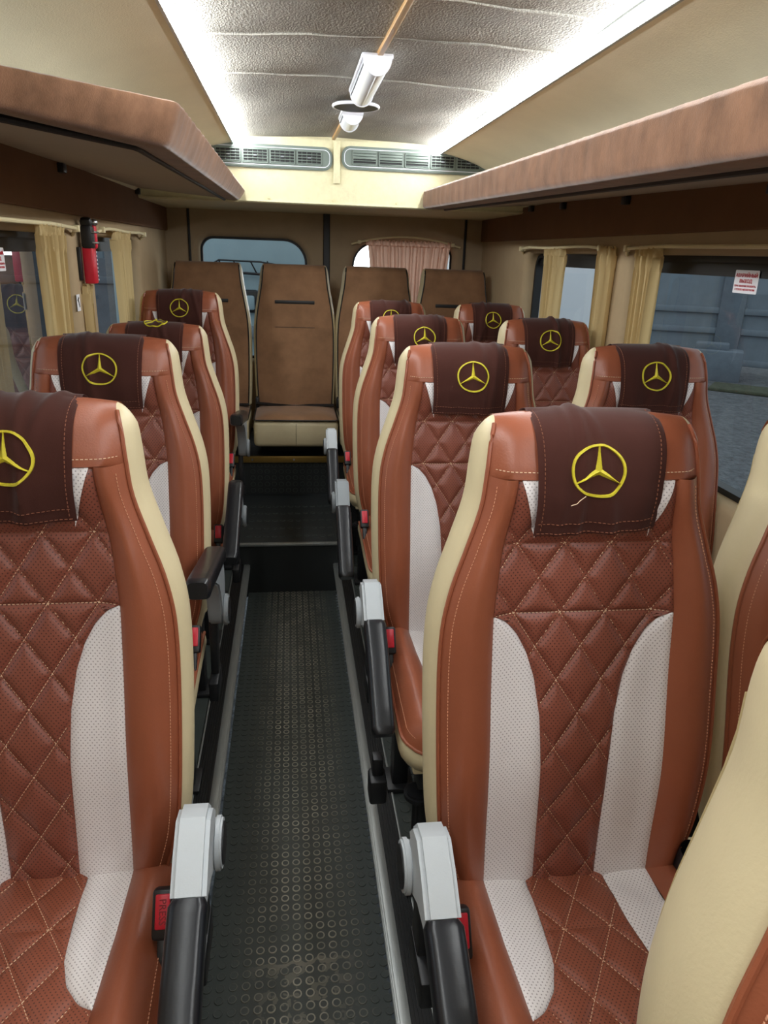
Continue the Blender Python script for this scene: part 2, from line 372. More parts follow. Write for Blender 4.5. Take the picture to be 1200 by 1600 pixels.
for i in range(13):
    for j in range(5):
        x = bmesh.new(); stud_bm(x, 0, 0, 0, .013); merge(rest, x, Matrix.Translation((-.2+i*.036, 3.62, ZP+.02+j*.034)) @ Matrix.Rotation(PI/2, 4, 'X'))
o = obj('studs', rest, ['rubber2', 'rubber'], floor_b, False); o['kind'] = 'stuff'

# walls
ZB = 1.512   # bottom of the brown band
wy = [(.50, 2.335, .86, 1.455), (2.505, 3.44, .86, 1.455)]
wyl = [(.50, 2.43, .86, 1.455), (2.70, 3.50, .86, 1.455)]
def place_r(a, b_, d): return (XR + d, a, b_)
def place_l(a, b_, d): return (XL - d, a, b_)
def wall_side(nm, place, wins, label, sgn, X, base_n):
    holes = [rrect(a0, a1, b0, b1, .07) for a0, a1, b0, b1 in wins]
    bm = holed_wall([(YF0, .1), (YB0, .1), (YB0, ZB), (YF0, ZB)], holes, place, .03, .075)
    struct(nm, bm, 'wall', label, True)
    for k, h in enumerate(holes):
        t = thing('window_%d' % (base_n+k), (X, (wins[k][0]+wins[k][1])/2, wins[k][2])); t['kind'] = 'structure'
        t['label'] = ('side window with black rubber edge', 'small side window with black rubber edge')[k]
        off = t.location.copy()
        pl = lambda a, b_, d: Vector(place(a, b_, d)) - off
        bm = B(); b_ringframe(bm, h, .016, pl, .05, .085)
        b_box(bm, Vector((X+sgn*.066, (wins[k][0]+wins[k][1])/2, wins[k][3]-.033))-off, (.006, wins[k][1]-wins[k][0]-.05, .036))
        obj('window_frame', bm, 'frame', t)
        bm = B(); vs = [bm.verts.new(pl(a, b_, .078)) for a, b_ in h]; bm.faces.new(vs); obj('pane', bm, 'glass', t, False)
wall_side('wall_right', place_r, wy, 'beige velour side wall with windows beside the seat pairs', 1, XR, 1)
wall_side('wall_left', place_l, wyl, 'beige velour side wall with windows beside the single seats', -1, XL, 3)
for nm, X, sg in (('trim_1', XR, 1), ('trim_2', XL, -1)):
    bm = B(); b_box(bm, (X-sg*.004, (YF0+YB0)/2, (ZB+1.70)/2), (.02, YB0-YF0, 1.70-ZB), .004); struct(nm, bm, 'band', 'brown velour band under the luggage shelf')
bm = B(); b_box(bm, ((XL+XR)/2, YF0, .95), (XR-XL, .04, 1.9)); struct('wall_front', bm, 'wall', 'beige bulkhead at the driver end')
# rear doors
wz = [(-.485, .095, .84, 1.492), (.345, .915, .84, 1.492)]
def place_b(a, b_, d): return (a, YB0 - .03 + d, b_)
hl = [rrect(*wz[0], (.06, .06, .17, .06)), rrect(*wz[1], (.06, .06, .06, .17))]
hl = [rrect(*wz[0], (.06, .06, .13, .07), 8), rrect(*wz[1], (.06, .06, .07, .13), 8)]
struct('wall_rear', holed_wall([(XL, .1), (XR, .1), (XR, 1.95), (XL, 1.95)], hl, place_b, .035, .07), 'wallrear', 'brownish velour rear doors with two windows', True)
for k, h in enumerate(hl):
    t = thing('window_%d' % (5+k), (0, YB0, .84)); t['kind'] = 'structure'; t['label'] = ('rear door window without a curtain', 'rear door window behind the pinkish curtain')[k]
    pl = lambda a, b_, d: Vector(place_b(a, b_, d)) - Vector((0, YB0, .84))
    obj('window_frame', b_ringframe(B(), h, .012, pl, .045, .08), 'frame', t)
    bm = B(); bm.faces.new([bm.verts.new(pl(a, b_, .072)) for a, b_ in h]); obj('pane', bm, 'glass', t, False)
bm = B(); b_box(bm, (.20, YB0-.036, 1.2), (.036, .02, 1.6), .004); struct('trim_3', bm, 'frame', 'black rubber seal between the rear doors')
for k, x in enumerate((-.535, .975)):
    bm = B(); b_box(bm, (x, YB0-.034, 1.2), (.012, .012, 1.5), .002); struct('trim_%d' % (4+k), bm, 'frame', 'black seal at the outer edge of a rear door')

# ceiling
ZC = 1.885
LX, RX = -.222, .652
bm = B(); b_grid(bm, lambda u, v: (LX+.0+(RX-LX)*u, YF0+(3.5-YF0)*v, ZC + .012*math.sin(PI*u) + .0025*math.sin(v*47+u*5)*math.sin(u*9+v*13)), 40, 140); ceiling = struct('ceiling', bm, 'ceil', 'grey carpeted ceiling panel between the light strips', True)
# carpet joints across the ceiling
bm = B()
for y, sk in ((1.60, .03), (1.93, -.05), (2.31, .04)):
    b_tube(bm, [(LX+.03+(RX-LX-.06)*k/14, y+sk*k/14+.006*math.sin(k*1.7+y*9), ZC+.012*math.sin(PI*k/14)-.0015) for k in range(15)], .0022, 5)
obj('carpet_seams', bm, 'ceil', ceiling)
def cove(nm, x0, sg, xw):
    prof = [(x0+sg*.013, ZC-.026), (x0+sg*.04, ZC-.031), (x0+sg*.14, ZC-.055), (x0+sg*.25, ZC-.100), (x0+sg*.34, ZC-.165), (x0+sg*.395, ZC-.215), (xw, ZC-.245)]
    bm = B(); n = 36
    L = [0]
    for a, b_ in zip(prof, prof[1:]): L.append(L[-1]+math.dist(a, b_))
    tx = [(l, p[0]) for l, p in zip(L, prof)]; tz = [(l, p[1]) for l, p in zip(L, prof)]
    b_grid(bm, lambda u, v: (spl(tx, u*L[-1])+.003*math.sin(v*31+u*7)*math.sin(u*PI), YF0+(3.5-YF0)*v, spl(tz, u*L[-1])), n, 60)
    struct(nm, bm, 'cove', 'cream flocked ceiling cove above the luggage shelf', True)
cove('ceiling_right', RX, 1, XR); cove('ceiling_left', LX, -1, XL)
# rear duct bulkhead
bm = B(); b_box(bm, ((XL+XR)/2, 3.5+.38, (1.625+1.93)/2), (XR-XL, .76, 1.93-1.625), .006); bulk = struct('wall_bulkhead', bm, 'bulk', 'cream leatherette air duct panel across the rear')
bm = B()
b_box(bm, ((XL+XR)/2, 3.497, 1.632), (XR-XL, .008, .005), .001); obj('lower_seam', bm, 'bulk', bulk)
bm = B()
b_box(bm, (.207, 3.494, 1.80), (.030, .014, .17), .004); obj('centre_rib', bm, 'bulk', bulk)
for x in (-.09, .195, .48):
    bm = B(); b_cyl(bm, (x, 3.498, 1.648), (0, 1, 0), .006, .008, 12, .001); obj('screw', bm, 'rail', bulk)
# wood seam strip
bm = B(); b_box(bm, (.213+.022*(2.5-(YF0+3.48)/2), (YF0+3.48)/2, ZC+.006), (.014, 3.48-YF0, .012), .002, (0, 0, .022)); tag(obj('ceiling_strip', bm, 'wood'), 'narrow wood-coloured strip running along the middle of the ceiling', 'trim')
bm = B(); b_grid(bm, lambda u, v: (LX-.008 + .016*u, YF0, ZC), 1, 1); bm.free()

# LED strips
def led(x, sg, label):
    t = thing('led_strip', (x, .6, ZC), 0, label, 'light', 'ceiling light strips')
    bm = B(); b_prism(bm, [(sg*-.003, .004), (sg*.020, .004), (sg*.020, -.030), (sg*.0135, -.0295), (sg*.0015, -.002)], -2.75, 2.89, 0, 'XZ'); obj('channel', bm, 'alu', t)
    bm = B(); n = 6
    b_grid(bm, lambda u, v: (sg*(.0005+.0115*u-.003*math.sin(PI*u)), -2.72+(2.885+2.72)*v, -.0025-.0255*u-.0015*math.sin(PI*u)), n, 1); obj('diffuser', bm, 'led', t)
led(LX, -1, 'lit white light strip over the single seats'); led(RX, 1, 'lit white light strip over the seat pairs')

# ================================================================== LUGGAGE SHELVES
def zt(y): return 1.662+.018*(y-.95)     # fascia top
def zb(y): return 1.562+.026*(y-.94)     # fascia bottom
def shelf(name, path, inner, label, clips, sgn, xw, zt=zt, zb=zb, slant=0):
    """path: aisle-side fascia line (x, y); inner: the same line stepped back under the shelf"""
    t = thing(name, (path[-1][0], path[-1][1], 1.62), 0, label, 'luggage shelf', 'overhead luggage shelves'); O = t.location.copy()
    # fascia as a padded bar with rounded edges
    n = len(path); sec = []
    for k in range(17):
        a = 2*PI*k/16
        ca, sa = math.cos(a), math.sin(a); e = .34
        sec.append((math.copysign(abs(ca)**e, ca), math.copysign(abs(sa)**e, sa)))
    bm = B(); N = 160
    L = [0]
    for a, b_ in zip(path, path[1:]): L.append(L[-1]+math.dist(a, b_))
    def f(u, v):
        l = v*L[-1]; px = lerp(list(zip(L, [p[0] for p in path])), l); py = lerp(list(zip(L, [p[1] for p in path])), l)
        ix = lerp(list(zip(L, [p[0] for p in inner])), l); iy = lerp(list(zip(L, [p[1] for p in inner])), l)
        k = int(round(u*16)); c, s_ = sec[k % 16 if k < 16 else 0]
        hz = (zt(py)-zb(py))/2; zc = (zt(py)+zb(py))/2
        wv = 1+.035*math.sin(l*95+2.3*math.sin(l*17))*(1 if c > 0 else 0)
        q = (1+c*wv)/2*(1-slant*(1-s_)/2)     # 0 at inner line, 1 at face
        top = s_ > 0
        return Vector((ix+(px-ix)*q, iy+(py-iy)*q, zc+hz*s_)) - O
    b_grid(bm, f, 16, N, True)
    for e_ in (0, N):
        pass
    bmesh.ops.holes_fill(bm, edges=[e for e in bm.edges if e.is_boundary])
    obj('padded_fascia', bm, 'fascia', t)
    # underside panel
    bm = B()
    def g(u, v):
        l = v*L[-1]; ix = lerp(list(zip(L, [p[0] for p in inner])), l); iy = lerp(list(zip(L, [p[1] for p in inner])), l)
        return Vector((ix+(xw-ix)*u, iy, zb(iy)+.004+(.028)*u)) - O
    b_grid(bm, g, 6, 40)
    x = bmesh.ops.extrude_face_region(bm, geom=bm.faces[:]); bmesh.ops.translate(bm, vec=(0, 0, .018), verts=[e for e in x['geom'] if isinstance(e, bmesh.types.BMVert)])
    obj('underside_panel', bm, 'under', t)
    # dark trim between fascia and underside
    bm = B(); b_tube(bm, [Vector((ix, iy, zb(iy)+.002)) - O for ix, iy in inner], .007, 8); obj('edge_trim', bm, 'frame', t)
    for y in clips:
        bm = B(); b_box(bm, Vector((xw-sgn*.02, y, zb(y)+.016)) - O, (.022, .035, .024), .003); obj('bracket_clip', bm, 'black', t)
    return t
shelf('luggage_shelf', [(.595, -1.6), (.595, 3.49)], [(.70, -1.6), (.70, 3.49)], 'long brown plush luggage shelf above the seat pairs', (1.62, 2.38, 2.95, 3.35), 1, XR)
shelf('luggage_shelf', [(-.65, 1.06), (-.19, 1.49), (-.187, 1.53), (-.187, 3.49)], [(-.65, 1.19), (-.285, 1.53), (-.282, 1.56), (-.282, 3.49)], 'brown plush luggage shelf with slanted front end above the single seats', (2.35, 3.45), -1, XL, lambda y: 1.676, lambda y: 1.600+.016*(y-1.5) if y > 1.5 else 1.600+.09*(1.5-y), .32)
# beige round cover on the left cove
bm = B(); x = bmesh.new(); bmesh.ops.create_uvsphere(x, u_segments=20, v_segments=10, radius=.05); bmesh.ops.scale(x, vec=(.45, 1, .9), verts=x.verts); merge(bm, x, Matrix.Translation((-.53, 1.40, 1.735))); tag(obj('round_cover', bm, 'cove'), 'beige domed cover on the cream ceiling cove above the slanted shelf', 'cover')

# ================================================================== CEILING LAMPS, SPEAKER, VENTS
def ceiling_lamp(y0, y1, label):
    t = thing('ceiling_lamp', (.217, y0, ZC), 0, label, 'lamp', 'ceiling lamps on the wood strip'); ln = y1-y0; R = .036
    bm = B(); b_box(bm, (0, ln/2, .000), (.078, ln, .012), .003); obj('base', bm, 'lampwhite', t)
    bm = B(); b_grid(bm, lambda u, v: (R*.92*math.cos(PI*u), .012+(ln-.024)*v, -.006-.036*math.sin(PI*u)), 16, 1); obj('diffuser', bm, 'lampwhite', t)
    for y in (.006, ln-.006):
        bm = B(); b_prism(bm, [(R*math.cos(PI*k/16), -.004-.040*math.sin(PI*k/16)) for k in range(17)], y-.006, y+.006, .0015, 'XZ'); obj('end_cap', bm, 'lampwhite', t)
    for s_ in (-1, 1):
        bm = B(); b_box(bm, (s_*.0335, ln/2, -.014), (.002, ln-.02, .005)); obj('edge_line', bm, 'grey2', t)
ceiling_lamp(2.02, 2.44, 'half-round white ceiling lamp in front of the black disc')
ceiling_lamp(2.76, 2.93, 'shorter white ceiling lamp behind the black disc')
t = thing('ceiling_speaker', (.216, 2.63, ZC-.004), 0, 'round black ceiling speaker with white rim between the two lamps', 'speaker')
bm = B(); b_cyl(bm, (0, 0, -.004), (0, 0, 1), .071, .012, 36, .002); obj('grille', bm, 'piping', t)
bm = B(); b_grid(bm, lambda u, v: ((.0735+.004*math.cos(2*PI*v))*math.cos(2*PI*u), (.0735+.004*math.cos(2*PI*v))*math.sin(2*PI*u), -.006+.005*math.sin(2*PI*v)), 40, 8, True); obj('rim', bm, 'lampwhite', t)

def air_vent(x0, x1, z0, z1, label, n, closed):
    t = thing('air_vent', ((x0+x1)/2, 3.5, z0), 0, label, 'air vent', 'air vents in the rear duct panel'); W = x1-x0; H = z1-z0
    lp = rrect(-W/2, W/2, 0, H, .038, 6)
    bm = B(); b_prism(bm, lp, -.016, 0, .005, 'XZ'); obj('housing', bm, 'vent', t)
    bm = B(); b_ringframe(bm, offset_loop(lp, -.011), .0025, lambda a, b_, d: (a, -.016-d, b_), 0, .002); obj('bead', bm, 'lampwhite', t)
    mw = (W-.085)/n
    for k in range(n):
        cx = -W/2+.0425+mw*(k+.5); w_ = mw-.009; h_ = H*.62; cz = H*.5
        bm = B(); b_box(bm, (cx, -.0165, cz), (w_, .004, h_)); lo = obj('louvre_unit', bm, 'ventdark', t)
        bm = B(); b_ringframe(bm, rrect(cx-w_/2, cx+w_/2, cz-h_/2, cz+h_/2, .004, 3), .004, lambda a, b_, d: (a, -.022+d, b_), 0, .006); obj('louvre_frame', bm, 'vent', lo)
        nb = 5
        for q in range(nb):
            bm = B(); cl = k in closed
            b_box(bm, (cx, -.020, cz-h_/2+h_*(q+.5)/nb+.001), (w_-.008, .005, (h_/nb*.86 if (cl and q > 1) else h_/nb*.26)), .001); obj('slat', bm, 'vent', lo)
        if k not in closed:
            for q in range(4):
                bm = B(); b_box(bm, (cx-w_/2+w_*(q+1)/5, -.0178, cz), (.0016, .003, h_-.006)); obj('cross_slat', bm, 'vent', lo)
            bm = B(); b_box(bm, (cx, -.0235, cz), (.014, .006, .005), .001); obj('slider', bm, 'grey2', lo)
air_vent(-.475, .188, 1.765, 1.858, 'grey air vent on the single-seat side of the duct panel', 5, ())
air_vent(.228, .892, 1.775, 1.868, 'grey air vent with closed flaps on the paired-seat side of the duct panel', 5, (0, 1, 2))

# ================================================================== PASSENGER SEATS
ZK = .947
def zk(z): return ZQ+(z-ZQ)*ZK
BACK = ('backrest', 'quilted_panel', 'side_insert_a', 'side_insert_b', 'bolster_a', 'bolster_b', 'head_cap', 'upper_insert_a', 'upper_insert_b', 'side_panel_a', 'side_panel_b', 'piping_a', 'piping_b', 'stitching', 'bolster_stitching_a', 'bolster_stitching_b')
ZQ = .42                                                   # cushion / backrest junction
WTAB = [(.36, .160), (.42, .172), (.50, .192), (.60, .201), (.74, .204), (.84, .201), (.90, .190), (.96, .171), (1.02, .153), (1.07, .147), (1.11, .142), (1.14, .134)]
XB = [(.38, .126), (.60, .130), (.86, .131), (.94, .124), (1.0, .115), (1.07, .108)]
XI = [(.38, .048), (.50, .049), (.62, .051), (.70, .056), (.76, .066), (.80, .079), (.83, .095), (.85, .113), (.86, .131)]
ZCAP, ZTOP, TH = 1.064, 1.14, .105
def yl(z): return (z-ZQ)*.135 - .012*math.exp(-((z-.62)/.12)**2) + .02*sst(.95, 1.12, z)*0
def half_t(z):
    if z <= ZCAP: return TH/2
    s_ = min(1, (z-ZCAP)/(ZTOP-ZCAP)); return TH/2*math.sqrt(max(0, 1-s_**2.2))
def Wd(z): return spl(WTAB, z)
def ymid(z): return yl(min(z, 1.10)) + TH/2
def conc(x, z):
    W = Wd(z); a = abs(x)
    c = .020*(1-sst(.95, 1.05, z))*(1-sst(.095, .165, a))
    e = .014*sst(.80, 1.0, a/W)**1.5
    h = -.006*sst(.98, 1.06, z)*(1-(a/W)**2)
    return c+e+h
def yF(x, z): return ymid(z) - half_t(z) + conc(x, z)*(half_t(z)/(TH/2))
def yB(z): return ymid(z) + half_t(z)
PX, PZ = .067, .105; QZ0 = .86
def dia(x, z):
    """distance to the nearest quilting line"""
    a = x/PX + .5; b_ = (z-QZ0)/PZ
    k = 1/math.sqrt(1/PX**2+1/PZ**2)
    d = 9
    for q in (a+b_, a-b_): f = q-math.floor(q); d = min(d, min(f, 1-f)*k)
    return d
def puff(d, amp=.0078, s_=.007): return amp*(1-math.exp(-d/s_))
def xq(z): return lerp(XI, z) if z < .86 else lerp(XB, z)
def back_quilt(x, z):
    d = min(dia(x, z), abs(z-.86), abs(z-.965) if z < 1.2 else 9, max(0, xq(z)-abs(x))+.0005, max(0, ZCAP-z)+.0005)
    return yF(x, z) - puff(d)
def b_stitch(bm, P, pitch=.0056, ln=.0039, wd=.0014, up_=None, lift=.0006):
    """row of short raised stitches along a polyline; up_ = outward normal"""
    P = [Vector(p) for p in P]; L = [0]
    for a, b_ in zip(P, P[1:]): L.append(L[-1]+(b_-a).length)
    if L[-1] < pitch: return
    n = int(L[-1]/pitch); j = 0
    def at(l):
        nonlocal j
        while j < len(L)-2 and L[j+1] < l: j += 1
        s_ = (l-L[j])/max(1e-9, L[j+1]-L[j]); return P[j].lerp(P[j+1], s_)
    for k in range(n):
        a = at(k*pitch+.0005); b_ = at(k*pitch+.0005+ln); d = (b_-a)
        if d.length < 1e-5: continue
        d.normalize(); nrm = up_; sd = d.cross(nrm).normalized()*wd/2
        o = nrm*lift; t_ = nrm*(lift+.0007); e = nrm*-.001
        v = [bm.verts.new(q) for q in (a-sd+e, a+sd+e, b_+sd+e, b_-sd+e, a-sd*.5+d*.0005+t_, a+sd*.5+d*.0005+t_, b_+sd*.5-d*.0005+t_, b_-sd*.5-d*.0005+t_)]
        for f in ((4, 5, 6, 7), (0, 1, 5, 4), (1, 2, 6, 5), (2, 3, 7, 6), (3, 0, 4, 7)): bm.faces.new([v[i] for i in f])
def diag_lines(xfun, z0, z1, surf):
    """yield the quilting lines as polylines on a surface, cut where they leave the panel"""
    for sg in (1, -1):
        for q in range(-16, 17):
            cur = []
            for k in range(261):
                z = z0+(z1-z0)*k/260; x = ((q - sg*(z-QZ0)/PZ)-.5)*PX
                if abs(x) < xfun(z)-.002: cur.append(surf(x, z))
                else:
                    if len(cur) > 3: yield cur
                    cur = []
            if len(cur) > 3: yield cur
# cushion functions
CF = -.43
def Wc(y):
    r = .07
    if y > CF+r: return .200-.006*sst(-.3, .05, y)
    return .200-r+math.sqrt(max(0, r*r-(y-CF-r)**2))
XBC = [(-.43, .112), (-.30, .116), (-.20, .122), (-.1, .127), (.04, .127)]
XIC = [(-.205, .122), (-.19, .100), (-.165, .080), (-.13, .068), (-.07, .062), (.04, .060)]
def xqc(y): return lerp(XIC, y) if y > -.205 else lerp(XBC, y)
def zC(x, y):
    a = abs(x); W = Wc(y); d = min(W-a, y-CF)
    z = .418+.022*sst(.10, .16, a) + .010*math.sin(PI*min(1, max(0, (y-CF)/.43)))
    z -= .038*max(0, 1-d/.05)**2
    return z
QY0 = -.077
def cush_quilt(x, y):
    a = x/PX+.5; b_ = (y-QY0)/PZ; k = 1/math.sqrt(1/PX**2+1/PZ**2); d = 9
    for q in (a+b_, a-b_): f = q-math.floor(q); d = min(d, min(f, 1-f)*k)
    d = min(d, abs(y-QY0), max(0, xqc(y)-abs(x))+.0005)
    return zC(x, y)+puff(d, .0055)

def build_seat_meshes():
    ms = {}
    def keep(key, bm, mt, smooth=True):
        if key in BACK:
            for v in bm.verts: v.co.z = zk(v.co.z)
        ms[key] = obj(key, bm, mt, None, smooth)
    # ---- backrest
    bm = B(); b_grid(bm, lambda u, v: ((2*u-1)*Wd(.36+v*.70)*.965, yB(.36+v*.70)-.0005, .36+v*.70), 10, 24)
    b_grid(bm, lambda u, v: ((2*u-1)*.185, (yF(0, .37)+.03)*(1-v)+yB(.36)*v, .362), 4, 2); keep('backrest', bm, 'cream')
    bm = B(); z0, z1 = .385, ZCAP
    b_grid(bm, lambda u, v: ((2*u-1)*xq(z0+v*(z1-z0)), back_quilt((2*u-1)*xq(z0+v*(z1-z0)), z0+v*(z1-z0)), z0+v*(z1-z0)), 64, 170); keep('quilted_panel', bm, 'quilt')
    for sg, k in ((-1, 'side_insert_a'), (1, 'side_insert_b')):
        bm = B()
        def f(u, v):
            z = .385+v*(.859-.385); a, b_ = lerp(XI, z), lerp(XB, z); x = a+(b_-a)*u; d = min(x-a, b_-x)+.0003
            return (sg*x, yF(x, z)-puff(max(0, d), .006, .006), z)
        b_grid(bm, f, 12, 60); keep(k, bm, 'white')
    for sg, k in ((-1, 'bolster_a'), (1, 'bolster_b')):
        bm = B()
        def f(u, v):
            z = .37+v*(ZCAP-.37); a, b_ = lerp(XB, z), Wd(z); x = a+(b_-a)*u; d = min(x-a, b_-x)
            return (sg*x, yF(x, z)-.010*(max(0, math.sin(PI*u))**.55), z)
        b_grid(bm, f, 14, 64); keep(k, bm, 'tan')
    # head cap, wrapping over the top
    path = [(ZCAP-.004, 1)] + [(ZCAP+(ZTOP-ZCAP)*math.sin(PI/2*k/10), 1) for k in range(11)] + [(ZCAP+(ZTOP-ZCAP)*math.cos(PI/2*k/6), -1) for k in range(1, 7)] + [(ZCAP-.006, -1)]
    bm = B()
    def f(u, v):
        k = v*(len(path)-1); z, sd = path[int(round(k))]; W = Wd(z); x = (2*u-1)*W*(1 if sd > 0 else 1-.07*sst(1.13, 1.07, z))
        y = (yF(x, z)-(.006 if z >= ZCAP else .001)*(1-abs(2*u-1)**6)*(half_t(z)/(TH/2)) if sd > 0 else yB(z))
        return (x, y, z+(.010*(1-(2*u-1)**2) if z > 1.1 else 0))
    b_grid(bm, f, 28, len(path)-1); keep('head_cap', bm, 'tan')
    # pale slivers beside the headrest cover
    for sg, k in ((-1, 'upper_insert_a'), (1, 'upper_insert_b')):
        bm = B()
        def f(u, v):
            z = .975+v*(ZCAP-.975); x = .080+.022*u*v+.004*v
            return (sg*x, back_quilt(x, z)-.0022, z)
        b_grid(bm, f, 4, 12); keep(k, bm, 'white')
    zs = [.36+(ZCAP-.36)*k/44 for k in range(45)] + [ZCAP+(ZTOP-ZCAP)*math.sin(PI/2*k/10) for k in range(1, 11)]
    for sg, k in ((-1, 'side_panel_a'), (1, 'side_panel_b')):
        bm = B()
        def f(u, v):
            z = zs[int(round(v*(len(zs)-1)))]; W = Wd(z); y0 = yF(W, z); y1 = yB(z)
            bul = .021*(math.sin(PI*min(1, u*1.0))**.7 if 0 < u < 1 else 0)*min(1, half_t(z)/(TH/2)*1.2)*(1-.35*u)
            return (sg*(W+bul-.008*u*u), y0+(y1-y0)*u, z)
        b_grid(bm, f, 10, len(zs)-1); keep(k, bm, 'cream')
        bm = B(); b_tube(bm, [(sg*(Wd(z)+.001), yF(Wd(z), z)-.001, z) for z in zs[1:-3]], .0030, 7); keep('piping_'+k[-1], bm, 'tan')
    # stitching
    bm = B(); n_ = Vector((0, -1, .13)).normalized()
    for P in diag_lines(xq, .395, 1.055, lambda x, z: (x, back_quilt(x, z), z)): b_stitch(bm, P, up_=n_)
    for z in (.86, .965): b_stitch(bm, [((2*k/80-1)*(xq(z)-.002), back_quilt((2*k/80-1)*(xq(z)-.002), z), z) for k in range(81)], up_=n_)
    for dz in (.006, -.004):
        zz = ZCAP+.009
    b_stitch(bm, [((2*k/60-1)*.143, yF((2*k/60-1)*.143, ZCAP+.010)-.006*(1-abs(2*k/60-1)**6), ZCAP+.010) for k in range(61)], up_=n_)
    keep('stitching', bm, 'thread', False)
    bm = B()
    for sg in (-1, 1):
        P = []
        for k in range(140):
            z = .40+k/139*(1.055-.40); a, b_ = lerp(XB, z), Wd(z); u = 1-.011/(b_-a); x = a+(b_-a)*u
            P.append((sg*x, yF(x, z)-.010*(max(0, math.sin(PI*u))**.55), z))
        bm = B(); b_stitch(bm, P, .0052, .0036, .0014, Vector((sg*.5, -.85, .1)).normalized())
        keep('bolster_stitching_'+('a' if sg < 0 else 'b'), bm, 'threado', False)
    # ---- cushion: skirt + bottom, then its covers
    out = [(-Wc(y), y) for y in [.045-.475*k/26 for k in range(27)]]
    out = [p for p in out]; front = [(-Wc(CF+.0001)+2*Wc(CF+.0001)*k/8, CF) for k in range(1, 8)]
    per = out+front+[(-x, y) for x, y in out[::-1]]
    bm = B()
    def f(u, v):
        k = int(round(u*(len(per)-1))); x, y = per[k]; ze = zC(abs(x)-.0005, y)
        s_ = 1+.035*math.sin(PI*v*.9) - .05*v*v
        return (x*s_, (y-.0)*(1 if y > -.2 else 1+.02*math.sin(PI*v)-.03*v*v), ze+.002-(ze-.345)*v)
    b_grid(bm, f, len(per)-1, 8)
    b_box(bm, (0, -.19, .352), (.36, .43, .02), .005); keep('cushion', bm, 'cream')
    bm = B(); y0, y1 = CF+.002, .045
    b_grid(bm, lambda u, v: ((2*u-1)*min(xqc(y0+v*(y1-y0)), Wc(y0+v*(y1-y0))), y0+v*(y1-y0), cush_quilt((2*u-1)*xqc(y0+v*(y1-y0)), y0+v*(y1-y0))), 56, 110); keep('quilted_cushion_panel', bm, 'quilt_c')
    for sg, k in ((-1, 'cushion_insert_a'), (1, 'cushion_insert_b')):
        bm = B()
        def f(u, v):
            y = -.2045+v*(.045+.2045); a, b_ = lerp(XIC, y), lerp(XBC, y); x = a+(b_-a)*u; d = max(0, min(x-a, b_-x))
            return (sg*x, y, zC(x, y)+puff(d, .006, .006)+.0015*math.sin(y*75+x*60))
        b_grid(bm, f, 10, 40); keep(k, bm, 'white_c')
    for sg, k in ((-1, 'cushion_bolster_a'), (1, 'cushion_bolster_b')):
        bm = B()
        def f(u, v):
            y = CF+.001+v*(.03-CF); a, b_ = lerp(XBC, y), Wc(y); x = a+(b_-a)*u
            return (sg*x, y, zC(x, y)+.009*(max(0, math.sin(PI*u))**.55)*sst(CF, CF+.03, y)+.001)
        b_grid(bm, f, 14, 60); keep(k, bm, 'tan')
    bm = B(); b_tube(bm, [(x*1.004, y-(.002 if y < CF+.03 else 0), zC(abs(x)-.0005, y)+.002) for x, y in per], .0034, 7); keep('cushion_piping', bm, 'tan')
    bm = B()
    for sg in (1, -1):
        for q in range(-16, 17):
            cur = []
            for k in range(200):
                y = CF+.04+(.03-CF-.04)*k/199; x = ((q-sg*(y-QY0)/PZ)-.5)*PX
                if abs(x) < xqc(y)-.002: cur.append((x, y, cush_quilt(x, y)))
                else:
                    if len(cur) > 3: b_stitch(bm, cur, up_=Vector((0, 0, 1)))
                    cur = []
            if len(cur) > 3: b_stitch(bm, cur, up_=Vector((0, 0, 1)))
    b_stitch(bm, [((2*k/60-1)*(xqc(QY0)-.002), QY0, cush_quilt((2*k/60-1)*(xqc(QY0)-.002), QY0)) for k in range(61)], up_=Vector((0, 0, 1)))
    keep('cushion_stitching', bm, 'thread', False)
    bm = B()
    for sg in (-1, 1):
        P = []
        for k in range(120):
            y = CF+.03+(.0-CF-.03)*k/119; a, b_ = lerp(XBC, y), Wc(y); u = 1-.010/(b_-a); x = a+(b_-a)*u
            P.append((sg*x, y, zC(x, y)+.009*(max(0, math.sin(PI*u))**.55)*sst(CF, CF+.03, y)+.001))
        bm = B(); b_stitch(bm, P, .0052, .0036, .0014, Vector((sg*.5, 0, .85)).normalized())
        keep('cushion_bolster_stitching_'+('a' if sg < 0 else 'b'), bm, 'threado', False)
    # ---- base
    bm = B()
    for x in (-.15, .15): b_box(bm, (x, -.18, .316), (.03, .42, .05), .004)
    b_box(bm, (0, -.34, .31), (.30, .03, .03), .004); b_box(bm, (0, -.02, .31), (.30, .03, .03), .004); keep('base_frame', bm, 'black')
    for k, (x, y) in enumerate(((-.14, -.34), (.14, -.34), (-.14, -.02), (.14, -.02))):
        bm = B(); b_box(bm, (x, y, .15), (.04, .05, .30), .005); b_box(bm, (x, y, .008), (.07, .09, .016), .004); keep('leg_%d' % k, bm, 'black')
    bm = B(); b_cyl(bm, (0, 0, .0), (0, 0, 1), .030, .018, 24, .005); b_cyl(bm, (0, .01, -.05), (0, 0, 1), .010, .09, 12); b_box(bm, (.012, .03, .03), (.02, .05, .06), .004); keep('knob', bm, 'black')
    bm = B(); b_box(bm, (0, 0, 0), (.028, .024, .062), .005); b_box(bm, (0, .0, -.05), (.014, .012, .06), .003); keep('buckle', bm, 'black')
    bm = B(); b_box(bm, (0, -.0105, .004), (.019, .008, .042), .002); keep('button', bm, 'red')
